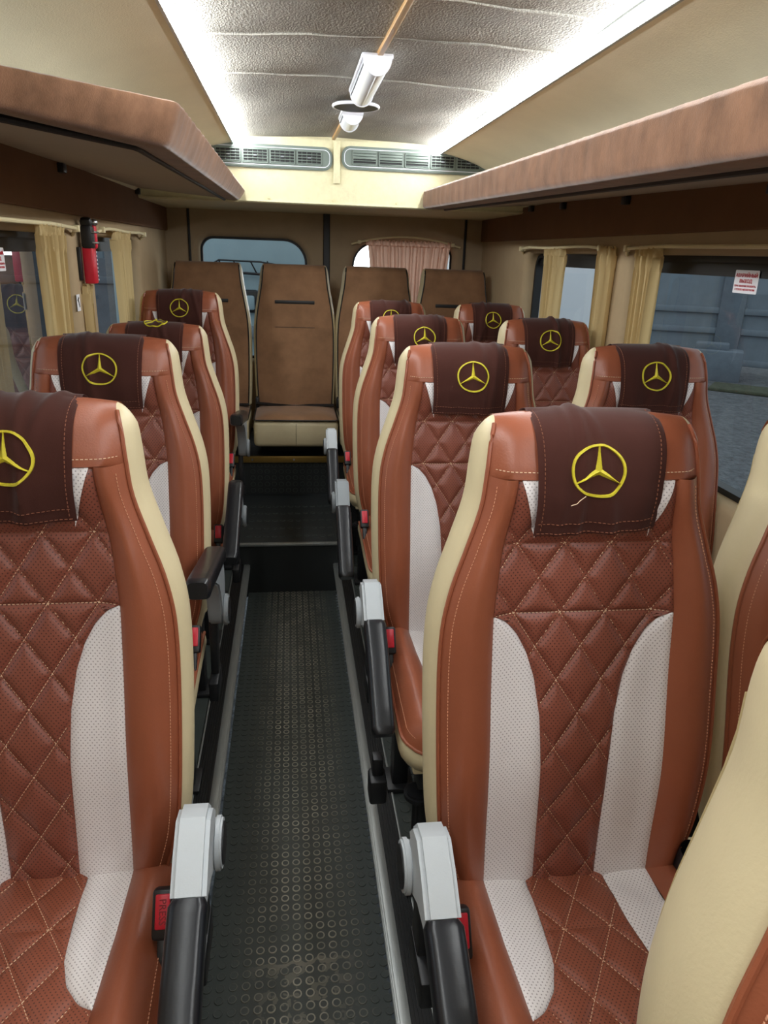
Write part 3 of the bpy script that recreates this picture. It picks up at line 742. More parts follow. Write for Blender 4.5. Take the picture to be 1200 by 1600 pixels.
    # ---- armrest, drawn level; the pivot is its origin
    def arm(key, sg, plain):
        prof = [(.034*math.cos(a), .034*math.sin(a)) for a in [-PI*.9+PI*1.05*k/10 for k in range(11)]]
        prof += [(.040, .055), (.034, .090), (.018, .112), (-.02, .122), (-.30, .148), (-.305, .138), (-.16, .118), (-.09, .088), (-.052, .045), (-.040, .01)]
        bm = B(); b_prism(bm, prof, -.017, .017, .004); 
        if not plain: b_prism(bm, [(.042, .058), (.042, .10), (.022, .128), (-.02, .137), (-.075, .141), (-.075, .112), (-.02, .105), (.0, .07)], -.022, .022, .006)
        keep(key+'armrest', bm, 'grey2' if plain else 'grey')
        a0 = .030 if plain else -.070
        ctr = [(a0, .125), (a0-.03, .134), (-.16, .147), (-.27, .158), (-.318, .160)]
        bm = B(); n = 24
        tz = [(-p[0], p[1]) for p in ctr]
        def f(u, v):
            yy = a0+(-.318-a0)*v; z = lerp(tz, -yy) if plain else lerp(tz, -yy)+.002
            a = 2*PI*u; c, s_ = math.cos(a), math.sin(a)
            e = .5; x = .0235*math.copysign(abs(c)**e, c); zz = .021*math.copysign(abs(s_)**e, s_)
            en = min(1, max(.0, min(v, 1-v)/.04)); k = .80+.20*math.sqrt(en*(2-en))
            return (x*k, yy, z+zz*k)
        b_grid(bm, f, n, 30, True); bmesh.ops.holes_fill(bm, edges=[e for e in bm.edges if e.is_boundary]); keep(key+'arm_pad', bm, 'blackpad')
        bm = B(); b_cyl(bm, (sg*.022, 0, 0), (1, 0, 0), .037, .012, 28, .003); keep(key+'pivot_disc', bm, 'grey2' if plain else 'grey')
        bm = B(); b_cyl(bm, (sg*.0285, 0, 0), (1, 0, 0), .029, .003, 28); keep(key+'pivot_cover', bm, 'black')
    for sg, c in ((-1, 'r'), (1, 'l')):
        for pl in (0, 1): arm('%s%d_' % (c, pl), sg, pl)
    return ms
SM = build_seat_meshes()
def part(key, name, parent, loc=None, rot=None, label=None):
    o = bpy.data.objects.new(name, SM[key].data); COL.objects.link(o); o.parent = parent
    if loc: o.location = loc
    if rot: o.rotation_euler = rot
    if label: o['label'] = label
    return o
def passenger_seat(x, y, z, label, arm=None, arm_ang=0, arm_x=.22, buckle=True, rz=0, extra=None, arm_z=.50):
    t = thing('passenger_seat', (x, y, z), rz, label, 'seat', 'tan leather passenger seats')
    b = part('backrest', 'backrest', t)
    for k, n in (('quilted_panel', 'quilted_panel'), ('side_insert_a', 'side_insert'), ('side_insert_b', 'side_insert'), ('bolster_a', 'bolster'), ('bolster_b', 'bolster'), ('head_cap', 'head_cap'), ('upper_insert_a', 'upper_insert'), ('upper_insert_b', 'upper_insert'),
                 ('side_panel_a', 'side_panel'), ('side_panel_b', 'side_panel'), ('piping_a', 'piping'), ('piping_b', 'piping'), ('stitching', 'stitching'), ('bolster_stitching_a', 'stitching'), ('bolster_stitching_b', 'stitching')): part(k, n, b)
    c = part('cushion', 'cushion', t)
    for k, n in (('quilted_cushion_panel', 'quilted_panel'), ('cushion_insert_a', 'side_insert'), ('cushion_insert_b', 'side_insert'), ('cushion_bolster_a', 'bolster'), ('cushion_bolster_b', 'bolster'), ('cushion_piping', 'piping'), ('cushion_stitching', 'stitching'), ('cushion_bolster_stitching_a', 'stitching'), ('cushion_bolster_stitching_b', 'stitching')): part(k, n, c)
    f = part('base_frame', 'base_frame', t)
    dz = z-ZS
    for k in range(4):
        l_ = part('leg_%d' % k, 'leg', t, (0, 0, -dz)); l_.scale.z = (.30+dz)/.30
    if arm:
        key = arm; sg = -1 if arm[0] == 'r' else 1
        a = part(key+'_armrest', 'armrest', t, (sg*arm_x, -.02, arm_z), (math.radians(arm_ang), 0, 0))
        part(key+'_arm_pad', 'arm_pad', a); part(key+'_pivot_disc', 'pivot_disc', a); part(key+'_pivot_cover', 'pivot_cover', a)
        bk = bpy.data.objects.new('arm_bracket', SM['arm_bracket'].data); COL.objects.link(bk); bk.parent = t; bk.location = (sg*(arm_x-.012), -.005, arm_z-.11)
        if buckle:
            b_ = part('buckle', 'belt_buckle', t, (sg*.192, -.105, .470), (-.62, 0, 0)); part('button', 'release_button', b_)
    part('knob', 'seat_knob', t, (-.158, -.365, .262))
    return t
bm = B(); b_box(bm, (0, .01, 0), (.018, .05, .19), .004); b_box(bm, (0, -.01, -.09), (.022, .10, .05), .004); SM['arm_bracket'] = obj('arm_bracket', bm, 'black')

# headrest covers -------------------------------------------------
def head_path():
    P = []
    for k in range(60): z = .80+(ZCAP-.80)*k/59; P.append((yF(0, z)-.012, z))
    for k in range(1, 15): z = ZCAP+(ZTOP-ZCAP)*math.sin(PI/2*k/14); P.append((yF(0, z)-.012*half_t(z)/(TH/2), z+.010*(1 if z > 1.1 else (z-ZCAP)/.036)))
    for k in range(1, 9): z = ZCAP+(ZTOP-ZCAP)*math.cos(PI/2*k/8); P.append((yB(z)+.004, z+(.010 if z > 1.1 else .0)))
    for k in range(1, 12): z = ZCAP-.012*k; P.append((yB(z)+.004, z))
    L = [0]
    for a, b_ in zip(P, P[1:]): L.append(L[-1]+math.dist(a, b_))
    i0 = max(range(len(P)), key=lambda i: P[i][1]); s0 = L[i0]
    return [(l-s0, p[0], p[1]) for l, p in zip(L, P)]
HP = head_path()
HPY = [(a, b_) for a, b_, c in HP]; HPZ = [(a, c) for a, b_, c in HP]
def headrest_cover(seat, label, hem=-.205, emb=-.112, ex=0.0, skew=0.0, seed=0, half=.090, eskew=0):
    rnd = random.Random(seed); ph = [rnd.uniform(0, 6) for _ in range(6)]; fx = [rnd.uniform(-.07, .07) for _ in range(3)]; fa = [rnd.uniform(.002, .0052) for _ in range(3)]; fs = [rnd.uniform(-.25, .25) for _ in range(3)]
    t = thing('headrest_cover', seat.location, 0, label, 'seat cover', 'dark brown headrest covers')
    def surf(x, s_, lift=0):
        y = lerp(HPY, s_); z = lerp(HPZ, s_)
        e = .004
        tz = (lerp(HPZ, s_+e)-lerp(HPZ, s_-e)); ty = (lerp(HPY, s_+e)-lerp(HPY, s_-e)); l = math.hypot(tz, ty) or 1
        ny, nz = -tz/l, ty/l
        d = lift+.0005
        for a, c, q in zip(fa, fx, fs): d += a*math.exp(-((x-c-q*(s_+.1))/.007)**2)
        if s_ < -.05: d += .0022*math.sin(x*55+ph[0]+s_*9)*sst(-.05, -.19, s_)+.0015*math.sin(x*120+ph[1])*sst(-.05, -.2, s_)
        if s_ < -.13: d += .006*sst(-.13, -.21, s_)
        # drop back towards the shoulders, following the head cap
        a = abs(x); d -= .006*(a/half)**4*(1 if s_ < 0 else .3)
        return Vector((x, y+ny*d, zk(z+nz*d)))
    s1 = .10
    bm = B()
    def f(u, v):
        a = 2*u-1; sh = hem+skew*a; s_ = sh+(s1-sh)*v; x = a*half*(1-.05*sst(-.02, hem, s_))
        return surf(x, s_)
    b_grid(bm, f, 44, 60)
    x = bmesh.ops.solidify(bm, geom=bm.faces[:], thickness=.0022)
    cl = obj('cloth', bm, 'cloth', t)
    bm = B()
    e_n = Vector((0, -1, .1)).normalized()
    for a in (-1, 1):
        b_stitch(bm, [f((1+a*.90)/2, v/80)+Vector((0, -.0006, 0)) for v in range(2, 66)], .006, .004, .0009, e_n)
    for vv in (.012, .062): b_stitch(bm, [f(.02+.96*u/60, vv)+Vector((0, -.0006, 0)) for u in range(61)], .006, .004, .0009, e_n)
    obj('hem_stitching', bm, 'threadb', cl, False)
    # star in a ring
    e = obj('star_emblem', emblem(surf, ex, emb, eskew, rnd), 'yellow', t)
    e['label'] = 'yellow embroidered three-pointed star in a ring'
    return t
def emblem(surf, ex, emb, eskew, rnd):
    bm = B(); R = .0350; wr = .0020; n = 44; a0 = rnd.uniform(0, 6)
    def P(px, ps, lift): return surf(ex+px+eskew*ps, emb+ps, lift)
    def rr(k): return R*(1+.018*math.sin(2*2*PI*k/n+a0)+.010*math.sin(5*2*PI*k/n+a0*2))
    rings = []
    for k in range(n):
        a = 2*PI*k/n; r = rr(k)
        rings.append([bm.verts.new(P((r+o)*math.sin(a), (r+o)*math.cos(a), l)) for o, l in ((wr, -.001), (wr*.7, .0028), (-wr*.7, .0028), (-wr, -.001))])
    for k in range(n):
        a, b_ = rings[k], rings[(k+1) % n]
        for q in range(3): bm.faces.new((a[q], a[q+1], b_[q+1], b_[q]))
    for k in range(3):
        a = 2*PI*k/3; d = (math.sin(a), math.cos(a)); sd = (d[1], -d[0]); m_ = 7; rows = []
        for q in range(m_):
            s_ = q/(m_-1); r = R*.985*s_; hw = .0050*(1-s_)**1.1+.0007
            rows.append([bm.verts.new(P(d[0]*r+sd[0]*o, d[1]*r+sd[1]*o, l)) for o, l in ((-hw, -.001), (0, .0036), (hw, -.001))])
        for q in range(m_-1):
            for j in range(2): bm.faces.new((rows[q][j], rows[q][j+1], rows[q+1][j+1], rows[q+1][j]))
    return bm

# ------------------------------------------------------------------ seat rows
seats = {}
def put(key, x, y, label, clabel, z=ZS, cover=None, **kw):
    s_ = passenger_seat(x, y, z, label, **kw); seats[key] = s_
    if clabel:
        c = headrest_cover(s_, clabel, seed=hash_(key), **(cover or {})); c.rotation_euler = s_.rotation_euler
    return s_
def hash_(k): return sum(ord(c)*(i*7+3) for i, c in enumerate(k))
put('R0', .449, .200, 'nearest tan and cream leather seat, only its backrest edge in view', None)
put('R1', .403, .790, 'large tan quilted leather seat nearest on the aisle side of the pairs', 'dark brown headrest cover with a loose thread on the nearest paired aisle seat', arm='r0', arm_ang=40, arm_x=.230, cover=dict(skew=.004, ex=-.008))
put('O1', .856, .820, 'tan leather window seat, mostly hidden, beside the nearest aisle seat of the pairs', None)
put('R2', .408, 1.545, 'tan quilted leather aisle seat in the second row of pairs', 'dark brown headrest cover on the second aisle seat of the pairs', arm='r0', arm_ang=42, arm_x=.235, cover=dict(ex=.003))
put('O2', .875, 1.590, 'tan leather window seat in the second row, against the large window', 'dark brown headrest cover on the second-row window seat', cover=dict(ex=.0))
put('R3', .428, 2.345, 'tan quilted leather aisle seat in the third row of pairs', 'dark brown headrest cover on the third aisle seat of the pairs', arm='r0', arm_ang=48, arm_x=.268, cover=dict(ex=.012))
put('O3', .868, 2.330, 'tan leather window seat in the third row of pairs', 'dark brown headrest cover on the third-row window seat')
put('R4', .428, 3.100, 'tan leather aisle seat in the last row of pairs before the bench', 'dark brown headrest cover on the last aisle seat of the pairs', arm='r0', arm_ang=52, arm_x=.262)
put('O4', .880, 3.110, 'tan leather window seat in the last row of pairs', 'dark brown headrest cover on the last-row window seat')
put('L1', -.366, .855, 'nearest tan quilted leather single seat, cut by the picture edge', 'dark brown headrest cover on the nearest single seat', arm='l0', arm_ang=42, arm_x=.235, cover=dict(ex=.008))
put('L2', -.414, 1.580, 'tan quilted leather single seat, second along the aisle', 'dark brown headrest cover on the second single seat', arm='l1', arm_ang=-6, arm_x=.235)
put('L3', -.430, 2.330, 'tan leather single seat in the third row, lower than its neighbours', 'pulled-up headrest cover with its star on the crest of the third single seat', z=ZS-.04, arm='l1', arm_ang=28, arm_x=.25, cover=dict(hem=-.165, emb=-.012))
put('L4', -.435, 2.960, 'tan leather single seat farthest back, in front of the bench', 'dark brown headrest cover on the farthest single seat', z=ZS+.03, arm='l1', arm_ang=-4, arm_x=.235)
for o_ in seats['R3'].children:
    if o_.name.startswith('armrest'):
        for q in (o_,) + tuple(o_.children):
            if q.data.materials[0] == M['grey']: q.material_slots[0].link = 'OBJECT'; q.material_slots[0].material = M['grey2']
# details only some seats show
bm = B(); b_cyl(bm, (0, 0, 0), (0, -.25, 1), .020, .05, 24); bmesh.ops.delete(bm, geom=[max(bm.faces, key=lambda f: f.calc_center_median().z if len(f.verts) > 4 else -9)], context='FACES')
o = obj('cup_holder', bm, 'black', seats['R1'], loc=(.182, -.010, .458))
bm = B(); b_box(bm, (0, 0, 0), (.036, .05, .058), .006); b_box(bm, (0, .01, .045), (.022, .03, .05), .004); obj('lever_box', bm, 'black', seats['R2'], loc=(-.237, -.315, .245))
t = seats['L1']
bm = B(); b_box(bm, (0, 0, 0), (.030, .040, .016), .006); bt = obj('belt_tongue', bm, 'black', t, loc=(-.030, -.125, .455), rot=(0, 0, .5))
bm = B(); b_ringframe(bm, rrect(-.013, .013, -.05, -.018, .004, 3), .005, lambda a, b_, d: (a, b_, d), -.002, .002); obj('tongue_plate', bm, 'steel', bt)
# loose thread on the nearest cover
cov = [o for o in bpy.data.objects if o.name.startswith('headrest_cover')][0]
bm = B(); b_tube(bm, [(-.032, .045, 1.018), (-.040, .043, 1.013), (-.044, .042, 1.009), (-.052, .041, 1.007)], .0005, 5); obj('loose_thread', bm, 'thread', cov)
def text_bm(txt, size, ext=.0004, sx=1.0, bold=0):
    cu = bpy.data.curves.new('txt', 'FONT'); cu.body = txt; cu.size = size; cu.extrude = ext; cu.align_x = 'CENTER'; cu.align_y = 'CENTER'; cu.offset = bold; cu.resolution_u = 2
    o = bpy.data.objects.new('txt', cu); COL.objects.link(o); bpy.context.view_layer.update()
    me = bpy.data.meshes.new_from_object(o.evaluated_get(bpy.context.evaluated_depsgraph_get())); bm = B(); bm.from_mesh(me)
    bpy.data.objects.remove(o); bpy.data.meshes.remove(me); bmesh.ops.scale(bm, vec=(sx, 1, 1), verts=bm.verts); return bm
press = text_bm('PRESS', .0125, .0002, 1.0, .0002)
bmesh.ops.transform(press, matrix=Matrix.Translation((0, -.0147, .004)) @ Matrix.Rotation(PI/2, 4, 'X') @ Matrix.Rotation(-PI/2, 4, 'Z'), verts=press.verts)
first = None
for s_ in seats.values():
    for b_ in s_.children:
        if b_.name.startswith('belt_buckle'):
            for q in b_.children:
                if q.name.startswith('release_button'):
                    if s_ is seats['L1']: obj('press_lettering', press, 'redtext', b_, False)
for o in SM.values(): bpy.data.objects.remove(o)

# ------------------------------------------------------------------ rear bench seats
def bench_mesh():
    ms = {}
    WT = [(.0, .192), (.15, .198), (.35, .200), (.45, .194), (.55, .178), (.62, .166), (.68, .160), (.72, .156)]
    H, T = .715, .10
    def yl_(z): return z*.10
    def ht(z): return T/2*math.sqrt(max(0, 1-(max(0, z-.655)/(H-.655))**2.2))
    def yf(x, z, W): return yl_(z)+T/2-ht(z)+.010*(abs(x)/W)**4
    zs = [.0+.655*k/30 for k in range(31)]+[.655+(H-.655)*math.sin(PI/2*k/8) for k in range(1, 9)]
    bm = B()
    def f(u, v):
        z = zs[int(round(v*(len(zs)-1)))]; W = spl(WT, z); x = (2*u-1)*W
        return (x, yf(x, z, W)-.004*(1-(2*u-1)**4)+.0015*math.sin(z*31+x*20)*math.sin(x*17), z)
    b_grid(bm, f, 20, len(zs)-1); ms['panel'] = obj('front_panel', bm, 'suede')
    bm = B(); b_grid(bm, lambda u, v: ((2*u-1)*spl(WT, zs[int(round(v*(len(zs)-1)))]), yl_(zs[int(round(v*(len(zs)-1)))])+T/2+ht(zs[int(round(v*(len(zs)-1)))]), zs[int(round(v*(len(zs)-1)))]), 10, len(zs)-1); ms['back'] = obj('backrest', bm, 'suede')
    for sg, k in ((-1, 'a'), (1, 'b')):
        bm = B()
        def g(u, v):
            z = zs[int(round(v*(len(zs)-1)))]; W = spl(WT, z); y0 = yf(W, z, W); y1 = yl_(z)+T/2+ht(z)
            return (sg*(W+.016*math.sin(PI*u)*min(1, ht(z)/(T/2))), y0+(y1-y0)*u, z)
        b_grid(bm, g, 8, len(zs)-1); ms['side'+k] = obj('side_panel', bm, 'cream')
        bm = B(); b_tube(bm, [(sg*(spl(WT, z)+.001), yf(spl(WT, z), z, spl(WT, z))-.001, z) for z in zs[:-3]], .0034, 6); ms['pip'+k] = obj('piping', bm, 'piping')
    bm = B(); b_box(bm, (0, yl_(.53)-.002, .53), (.205, .008, .018), .002); ms['slot'] = obj('headrest_slot', bm, 'piping')
    bm = B(); b_box(bm, (0, yl_(.40)-.0035, .405), (.205, .002, .0022)); ms['seam'] = obj('panel_seam', bm, 'dirt')
    bm = B(); b_box(bm, (0, -.16, -.075), (.415, .38, .13), .022, None, 3); ms['cushion'] = obj('cushion', bm, 'cream')
    bm = B()
    b_grid(bm, lambda u, v: ((2*u-1)*.202, -.346+.345*v, -.004 + .022*(1-abs(2*u-1)**5)*(1-abs(2*v-1)**7) + .003*math.sin(u*9)*math.sin(v*7)), 20, 16); ms['top'] = obj('cushion_top', bm, 'suede')
    bm = B(); b_tube(bm, [(x*.206, y, -.004) for x, y in ((-1, 0), (-1, -.33), (-.95, -.349), (.95, -.349), (1, -.33), (1, 0))], .0035, 6); ms['cpip'] = obj('piping', bm, 'piping')
    bm = B(); b_box(bm, (0, -.347+.0, -.075), (.0015, .010, .11)); ms['cseam'] = obj('front_seam', bm, 'dirt')
    bm = B(); b_tube(bm, [(-.20, -.03, .030), (-.10, -.045, .024), (0, -.06, .020), (.08, -.05, .026), (.20, -.035, .02)], .011, 6); bmesh.ops.scale(bm, vec=(1, 1.6, .7), verts=bm.verts); ms['belt'] = obj('seat_belt', bm, 'black')
    bm = B(); b_box(bm, (-.200, -.02, .02), (.02, .05, .06), .008); ms['hinge'] = obj('hinge_cap', bm, 'black')
    bm = B(); b_box(bm, (0, -.08, -.17), (.36, .20, .075), .004); ms['box'] = obj('seat_box', bm, 'piping')
    return ms
BM_ = bench_mesh()
for x, lb in ((-.419, 'plain brown suede rear bench seat in the corner behind the single seats'), (.022, 'brown suede rear bench seat facing the aisle, with a dark slot and visible cushion'), (.448, 'brown suede rear bench seat behind the aisle seats of the pairs'), (.866, 'brown suede rear bench seat in the corner behind the window seats')):
    t = thing('bench_seat', (x, 3.87, .65), 0, lb, 'seat', 'brown rear bench seats')
    def cp(k, par):
        o = bpy.data.objects.new(BM_[k].name.split('.')[0], BM_[k].data); COL.objects.link(o); o.parent = par; return o
    b_ = cp('back', t)
    for k in ('panel', 'sidea', 'sideb', 'pipa', 'pipb', 'slot', 'seam'): cp(k, b_)
    c_ = cp('cushion', t)
    for k in ('top', 'cpip', 'cseam'): cp(k, c_)
    cp('belt', t); cp('hinge', t); cp('box', t)
for o in BM_.values(): bpy.data.objects.remove(o)

# ------------------------------------------------------------------ curtains and rails
def curtain(axis, fixed, a0, a1, z0, z1, pleats, mt, label, inward, seed=0, tie=0, flare=0):
    """gathered cloth hanging in a wall plane; axis 'Y' = side wall, 'X' = rear wall"""
    rnd = random.Random(seed); ph = rnd.uniform(0, 6)
    c = (a0+a1)/2; wd = (a1-a0)/2
    loc = Vector((fixed, c, z0)) if axis == 'Y' else Vector((c, fixed, z0))
    amp = min(.011, wd/pleats*.9)
    def f(u, v):
        z = (z1-z0)*v; p = 2*PI*pleats*u
        sp_ = 1-.10*math.sin(PI*v)+flare*(1-v)
        a = (2*u-1)*wd*sp_ + .3*amp*math.sin(2*p+ph)*(.4+.6*v)
        d = amp*(1.2*math.sin(p+.6*math.sin(1.7*u*PI+ph)+.5*(1-v)))+amp*.35*math.sin(2.3*p+ph)*v
        if v > .93: d += .004*math.sin(p*3+ph)
        d += inward*(.0)
        return (d, a, z) if axis == 'Y' else (a, d, z)
    bm = B(); b_grid(bm, f, int(pleats*14), 40); o = obj('curtain', bm, mt, None, loc=loc)
    # ruffled heading above the gathers, as a part
    def h(u, v):
        p = 2*PI*pleats*u; a = (2*u-1)*wd*1.04; z = (z1-z0)-.004+.030*v
        d = amp*(1.2*math.sin(p*1.0+ph*.0+.6*math.sin(1.7*u*PI+ph)))*(1-.3*v)+.005*math.sin(p*3.1+ph+v*2)*v + inward*.004*v
        return (d, a, z+.004*math.sin(p*2+ph)*v) if axis == 'Y' else (a, d, z+.004*math.sin(p*2+ph)*v)
    bm = B(); b_grid(bm, h, int(pleats*14), 6); obj('ruffled_heading', bm, mt, o)
    for q in (o,) + tuple(o.children): q.data.polygons.foreach_set('use_smooth', [True]*len(q.data.polygons))
    return tag(o, label, 'curtain', 'window curtains')
curtain('Y', XR-.018, 2.89, 3.10, .82, 1.45, 5, 'drape', 'cream curtain at the far side of the small window beside the pairs', -1, 1)
curtain('Y', XR-.018, 2.425, 2.535, .82, 1.45, 4, 'drape', 'cream curtain by the pillar side of the small window beside the pairs', -1, 2)
curtain('Y', XR-.018, 2.105, 2.25, .82, 1.45, 5, 'drape', 'cream curtain at the far end of the large window beside the pairs', -1, 3)
curtain('Y', XL+.018, 2.075, 2.30, .82, 1.45, 6, 'drape', 'cream curtain at the far end of the large window beside the single seats', 1, 4)
curtain('Y', XL+.008, 2.50, 2.58, .82, 1.28, 3, 'drape', 'cream curtain below the red emergency hammer', 1, 5)
curtain('Y', XL+.018, 2.94, 3.20, .82, 1.45, 5, 'drape', 'cream curtain at the far side of the small window beside the single seats', 1, 6)
curtain('X', YB0-.062, .425, .885, .86, 1.475, 11, 'pinkdrape', 'pinkish gathered curtain on the rear door window', -1, 7)
def curtain_rail(pts, label, r=.0055):
    bm = B(); o0 = Vector(pts[0]); b_tube(bm, [Vector(p)-o0 for p in pts], r, 8); o = obj('curtain_rail', bm, 'rail', None, loc=o0)
    for p in (pts[1], pts[-2]):
        b2 = B(); b_box(b2, Vector(p)-o0, (.02, .016, .02), .003); obj('rail_bracket', b2, 'rail', o)
    return tag(o, label, 'curtain rail', 'curtain rails')
def srail(X, sg, y0, y1, z, label):
    x = X-sg*.028
    curtain_rail([(X-sg*.002, y0, z-.022), (x, y0+.05, z-.004)] + [(x, y0+.05+(y1-y0-.1)*k/8, z+.002*math.sin(k)) for k in range(1, 8)] + [(x, y1-.05, z-.004), (X-sg*.002, y1, z-.022)], label)
srail(XR, 1, 2.47, 3.47, 1.478, 'cream curtain rail above the small window beside the pairs')
srail(XR, 1, .45, 2.36, 1.476, 'cream curtain rail above the large window beside the pairs')
srail(XL, -1, .45, 2.46, 1.476, 'cream curtain rail above the large window beside the single seats')
srail(XL, -1, 2.68, 3.53, 1.480, 'cream curtain rail above the small window beside the single seats')
curtain_rail([(.335+.61*k/14, YB0-.062+.0, 1.440+.082*math.sin(PI*(k/14*.76+.12))**.8) for k in range(15)], 'curved cream curtain rail over the rear door window')

# ------------------------------------------------------------------ stickers, hammer
def exit_sticker(x, y, z, sg, label):
    t = thing('exit_sticker', (x, y, z), 0, label, 'sticker', 'emergency exit stickers')
    R_ = Matrix.Rotation(-sg*PI/2, 4, 'Z') @ Matrix.Rotation(PI/2, 4, 'X')
    def ad(n, bm, mt):
        bmesh.ops.transform(bm, matrix=R_, verts=bm.verts); return obj(n, bm, mt, t, False)
    bm = B(); b_prism(bm, rrect(-.051, .051, -.028, .028, .003, 4), -.0008, 0, 0, 'XY'); ad('backing', bm, 'sticker')
    for tx, sz, zz, sx, bd in (('АВАРИЙНЫЙ', .0118, .0150, 1.22, .00025), ('ВЫХОД', .0118, .0015, 1.22, .00025), ('ПРИ АВАРИИ РАЗБИТЬ', .0066, -.0105, 1.22, .0001), ('СТЕКЛО МОЛОТКОМ', .0066, -.0190, 1.22, .0001)):
        bm = text_bm(tx, sz, .0002, sx, bd); bmesh.ops.translate(bm, vec=(0, zz, .0006), verts=bm.verts); ad('lettering', bm, 'redprint')
exit_sticker(XR+.060, 1.788, 1.394, 1, 'white emergency exit sticker with red lettering on the window beside the pairs')
exit_sticker(XL-.060, 2.00, 1.386, -1, 'white emergency exit sticker with red lettering cut by the picture edge')
t = thing('emergency_hammer', (XL, 2.535, 1.31), 0, 'red and black emergency hammer in a holder on the beige pillar', 'hammer')
bm = B(); b_box(bm, (.028, 0, .056), (.032, .050, .112), .005); case = obj('red_case', bm, 'red', t)
bm = B()
for k in range(8): b_box(bm, (.0450, .020, .012+.012*k), (.002, .004, .005))
obj('scale_marks', bm, 'sticker', case, False)
bm = B(); b_box(bm, (.030, -.008, .140), (.036, .044, .072), .010); b_box(bm, (.030, -.012, .182), (.036, .030, .034), .012, (.4, 0, 0)); obj('black_holder', bm, 'piping', t)
bm = B(); b_box(bm, (.038, .016, .142), (.028, .026, .075), .009); b_box(bm, (.036, .010, .176), (.028, .026, .03), .010, (.5, 0, 0)); obj('red_head', bm, 'red', t)
for z in (.124, .155):
    bm = B(); b_box(bm, (.036, .004, z), (.040, .056, .006), .002); obj('band', bm, 'steel', t)
bm = B(); x = bmesh.new(); bmesh.ops.create_uvsphere(x, u_segments=14, v_segments=8, radius=.011); merge(bm, x, Matrix.Translation((.050, .004, .184))); obj('metal_tip', bm, 'steel', t)
bm = B(); b_box(bm, (.006, -.035, .06), (.012, .014, .10), .003); obj('wall_bracket', bm, 'black', t)
t = thing('pictogram_sticker', (XL+.001, 2.455, 1.235), 0, 'small white sticker with a black hammer mark on the beige pillar', 'sticker')
bm = B(); b_box(bm, (0, 0, .02), (.0012, .034, .05)); obj('backing', bm, 'sticker', t, False)
bm = B(); b_box(bm, (.001, .002, .018), (.0008, .005, .026), 0, (.5, 0, 0)); b_box(bm, (.001, -.002, .031), (.0008, .018, .006), 0, (.5, 0, 0)); obj('hammer_mark', bm, 'piping', t, False)

for o in bpy.data.objects:
    if 'stitching' in o.name: o['kind'] = 'stuff'

# ================================================================== OUTSIDE
ZG = -.75
bm = B(); b_grid(bm, lambda u, v: (-30+60*u, -6+50*v, ZG+.03*math.sin(u*60)*math.sin(v*51)), 60, 60); struct('ground', bm, 'gravel', 'grey gravel yard outside')
def facing(az, dist): a = math.radians(az); return Vector((dist*math.sin(a), dist*math.cos(a), ZG)), -a
def gate(az, dist, w_, label, off=0):
    p, rz = facing(az, dist); t = thing('metal_gate', p+Vector((math.cos(rz), math.sin(rz), 0))*off, rz, label, 'gate', 'yard gates')
    bm = B(); b_box(bm, (0, .04, 1.75), (w_, .03, 3.2)); obj('sheet', bm, 'fence2', t, False)
    for z in (.22, .86, 1.28, 2.4, 3.3):
        bm = B(); b_box(bm, (0, 0, z), (w_, .10, .13), .02); obj('crossbar', bm, 'fence2', t)
    for x in (-w_/2+.08, w_/2-.08):
        bm = B(); b_box(bm, (x, -.01, 1.75), (.16, .12, 3.3), .02); obj('post', bm, 'fence2', t)
    return t
gate(24.2, 17.5, 4.6, 'blue-grey metal gate leaf seen through the large window')
gate(39.8, 17.5, 4.6, 'blue-grey metal gate leaf right of the gatepost through the large window')
p, rz = facing(32.0, 17.7); t = thing('gatepost', p, rz, 'blue-grey pillar between the two gate leaves', 'pillar'); bm = B(); b_box(bm, (0, 0, 1.9), (.5, .3, 3.8), .03); obj('pillar_shaft', bm, 'fence', t); bm = B(); b_box(bm, (0, 0, 3.84), (.72, .42, .12), .03); obj('pillar_cap', bm, 'fence', t)
p, rz = facing(31.6, 16.2); t = thing('concrete_block', p, rz, 'pale concrete block at the foot of the gate', 'block'); bm = B(); b_box(bm, (0, 0, .30), (.95, .6, .62), .05); obj('block_body', bm, 'fence', t); bm = B(); b_box(bm, (-.12, .05, .66), (.62, .4, .14), .03); obj('block_top', bm, 'fence', t)
p, rz = facing(38, 15.0)
bm = B(); b_box(bm, (0, 0, .03), (3.4, .8, .07), .03); o = obj('grass_strip', bm, 'grass', None, loc=p, rot=(0, 0, rz)); tag(o, 'sparse green grass strip at the foot of the gate', 'grass', kind='stuff')
def fence_panel(az, dist, w_, h_, label, grp):
    p, rz = facing(az, dist); t = thing('concrete_fence', p, rz, label, 'fence', grp)
    bm = B(); b_box(bm, (0, .05, h_/2), (w_, .08, h_)); obj('slab', bm, 'fence', t, False)
    for z in (.15, h_*.42, h_*.72, h_-.1):
        bm = B(); b_box(bm, (0, 0, z), (w_, .10, .16), .03); obj('ledge', bm, 'fence', t)
    bm = B(); b_box(bm, (-w_/2, -.02, h_/2), (.24, .2, h_+.1), .03); obj('fence_post', bm, 'fence', t)
fence_panel(13.5, 18.5, 4.6, 3.4, 'grey concrete fence panel seen through the small window by the pairs', 'yard fence panels')
fence_panel(-10, 18, 5.6, 3.4, 'grey concrete fence panel seen through the small window by the single seats', 'yard fence panels')
fence_panel(-28, 17.6, 6.8, 3.4, 'grey concrete fence panel seen through the large window by the single seats', 'yard fence panels')
p, rz = facing(-22, 9.5); bm = B(); b_box(bm, (0, 0, .05), (5.2, .16, .14), .02); tag(obj('kerb', bm, 'sticker', None, loc=p, rot=(0, 0, rz)), 'white kerb line on the ground beyond the large window by the single seats', 'kerb')
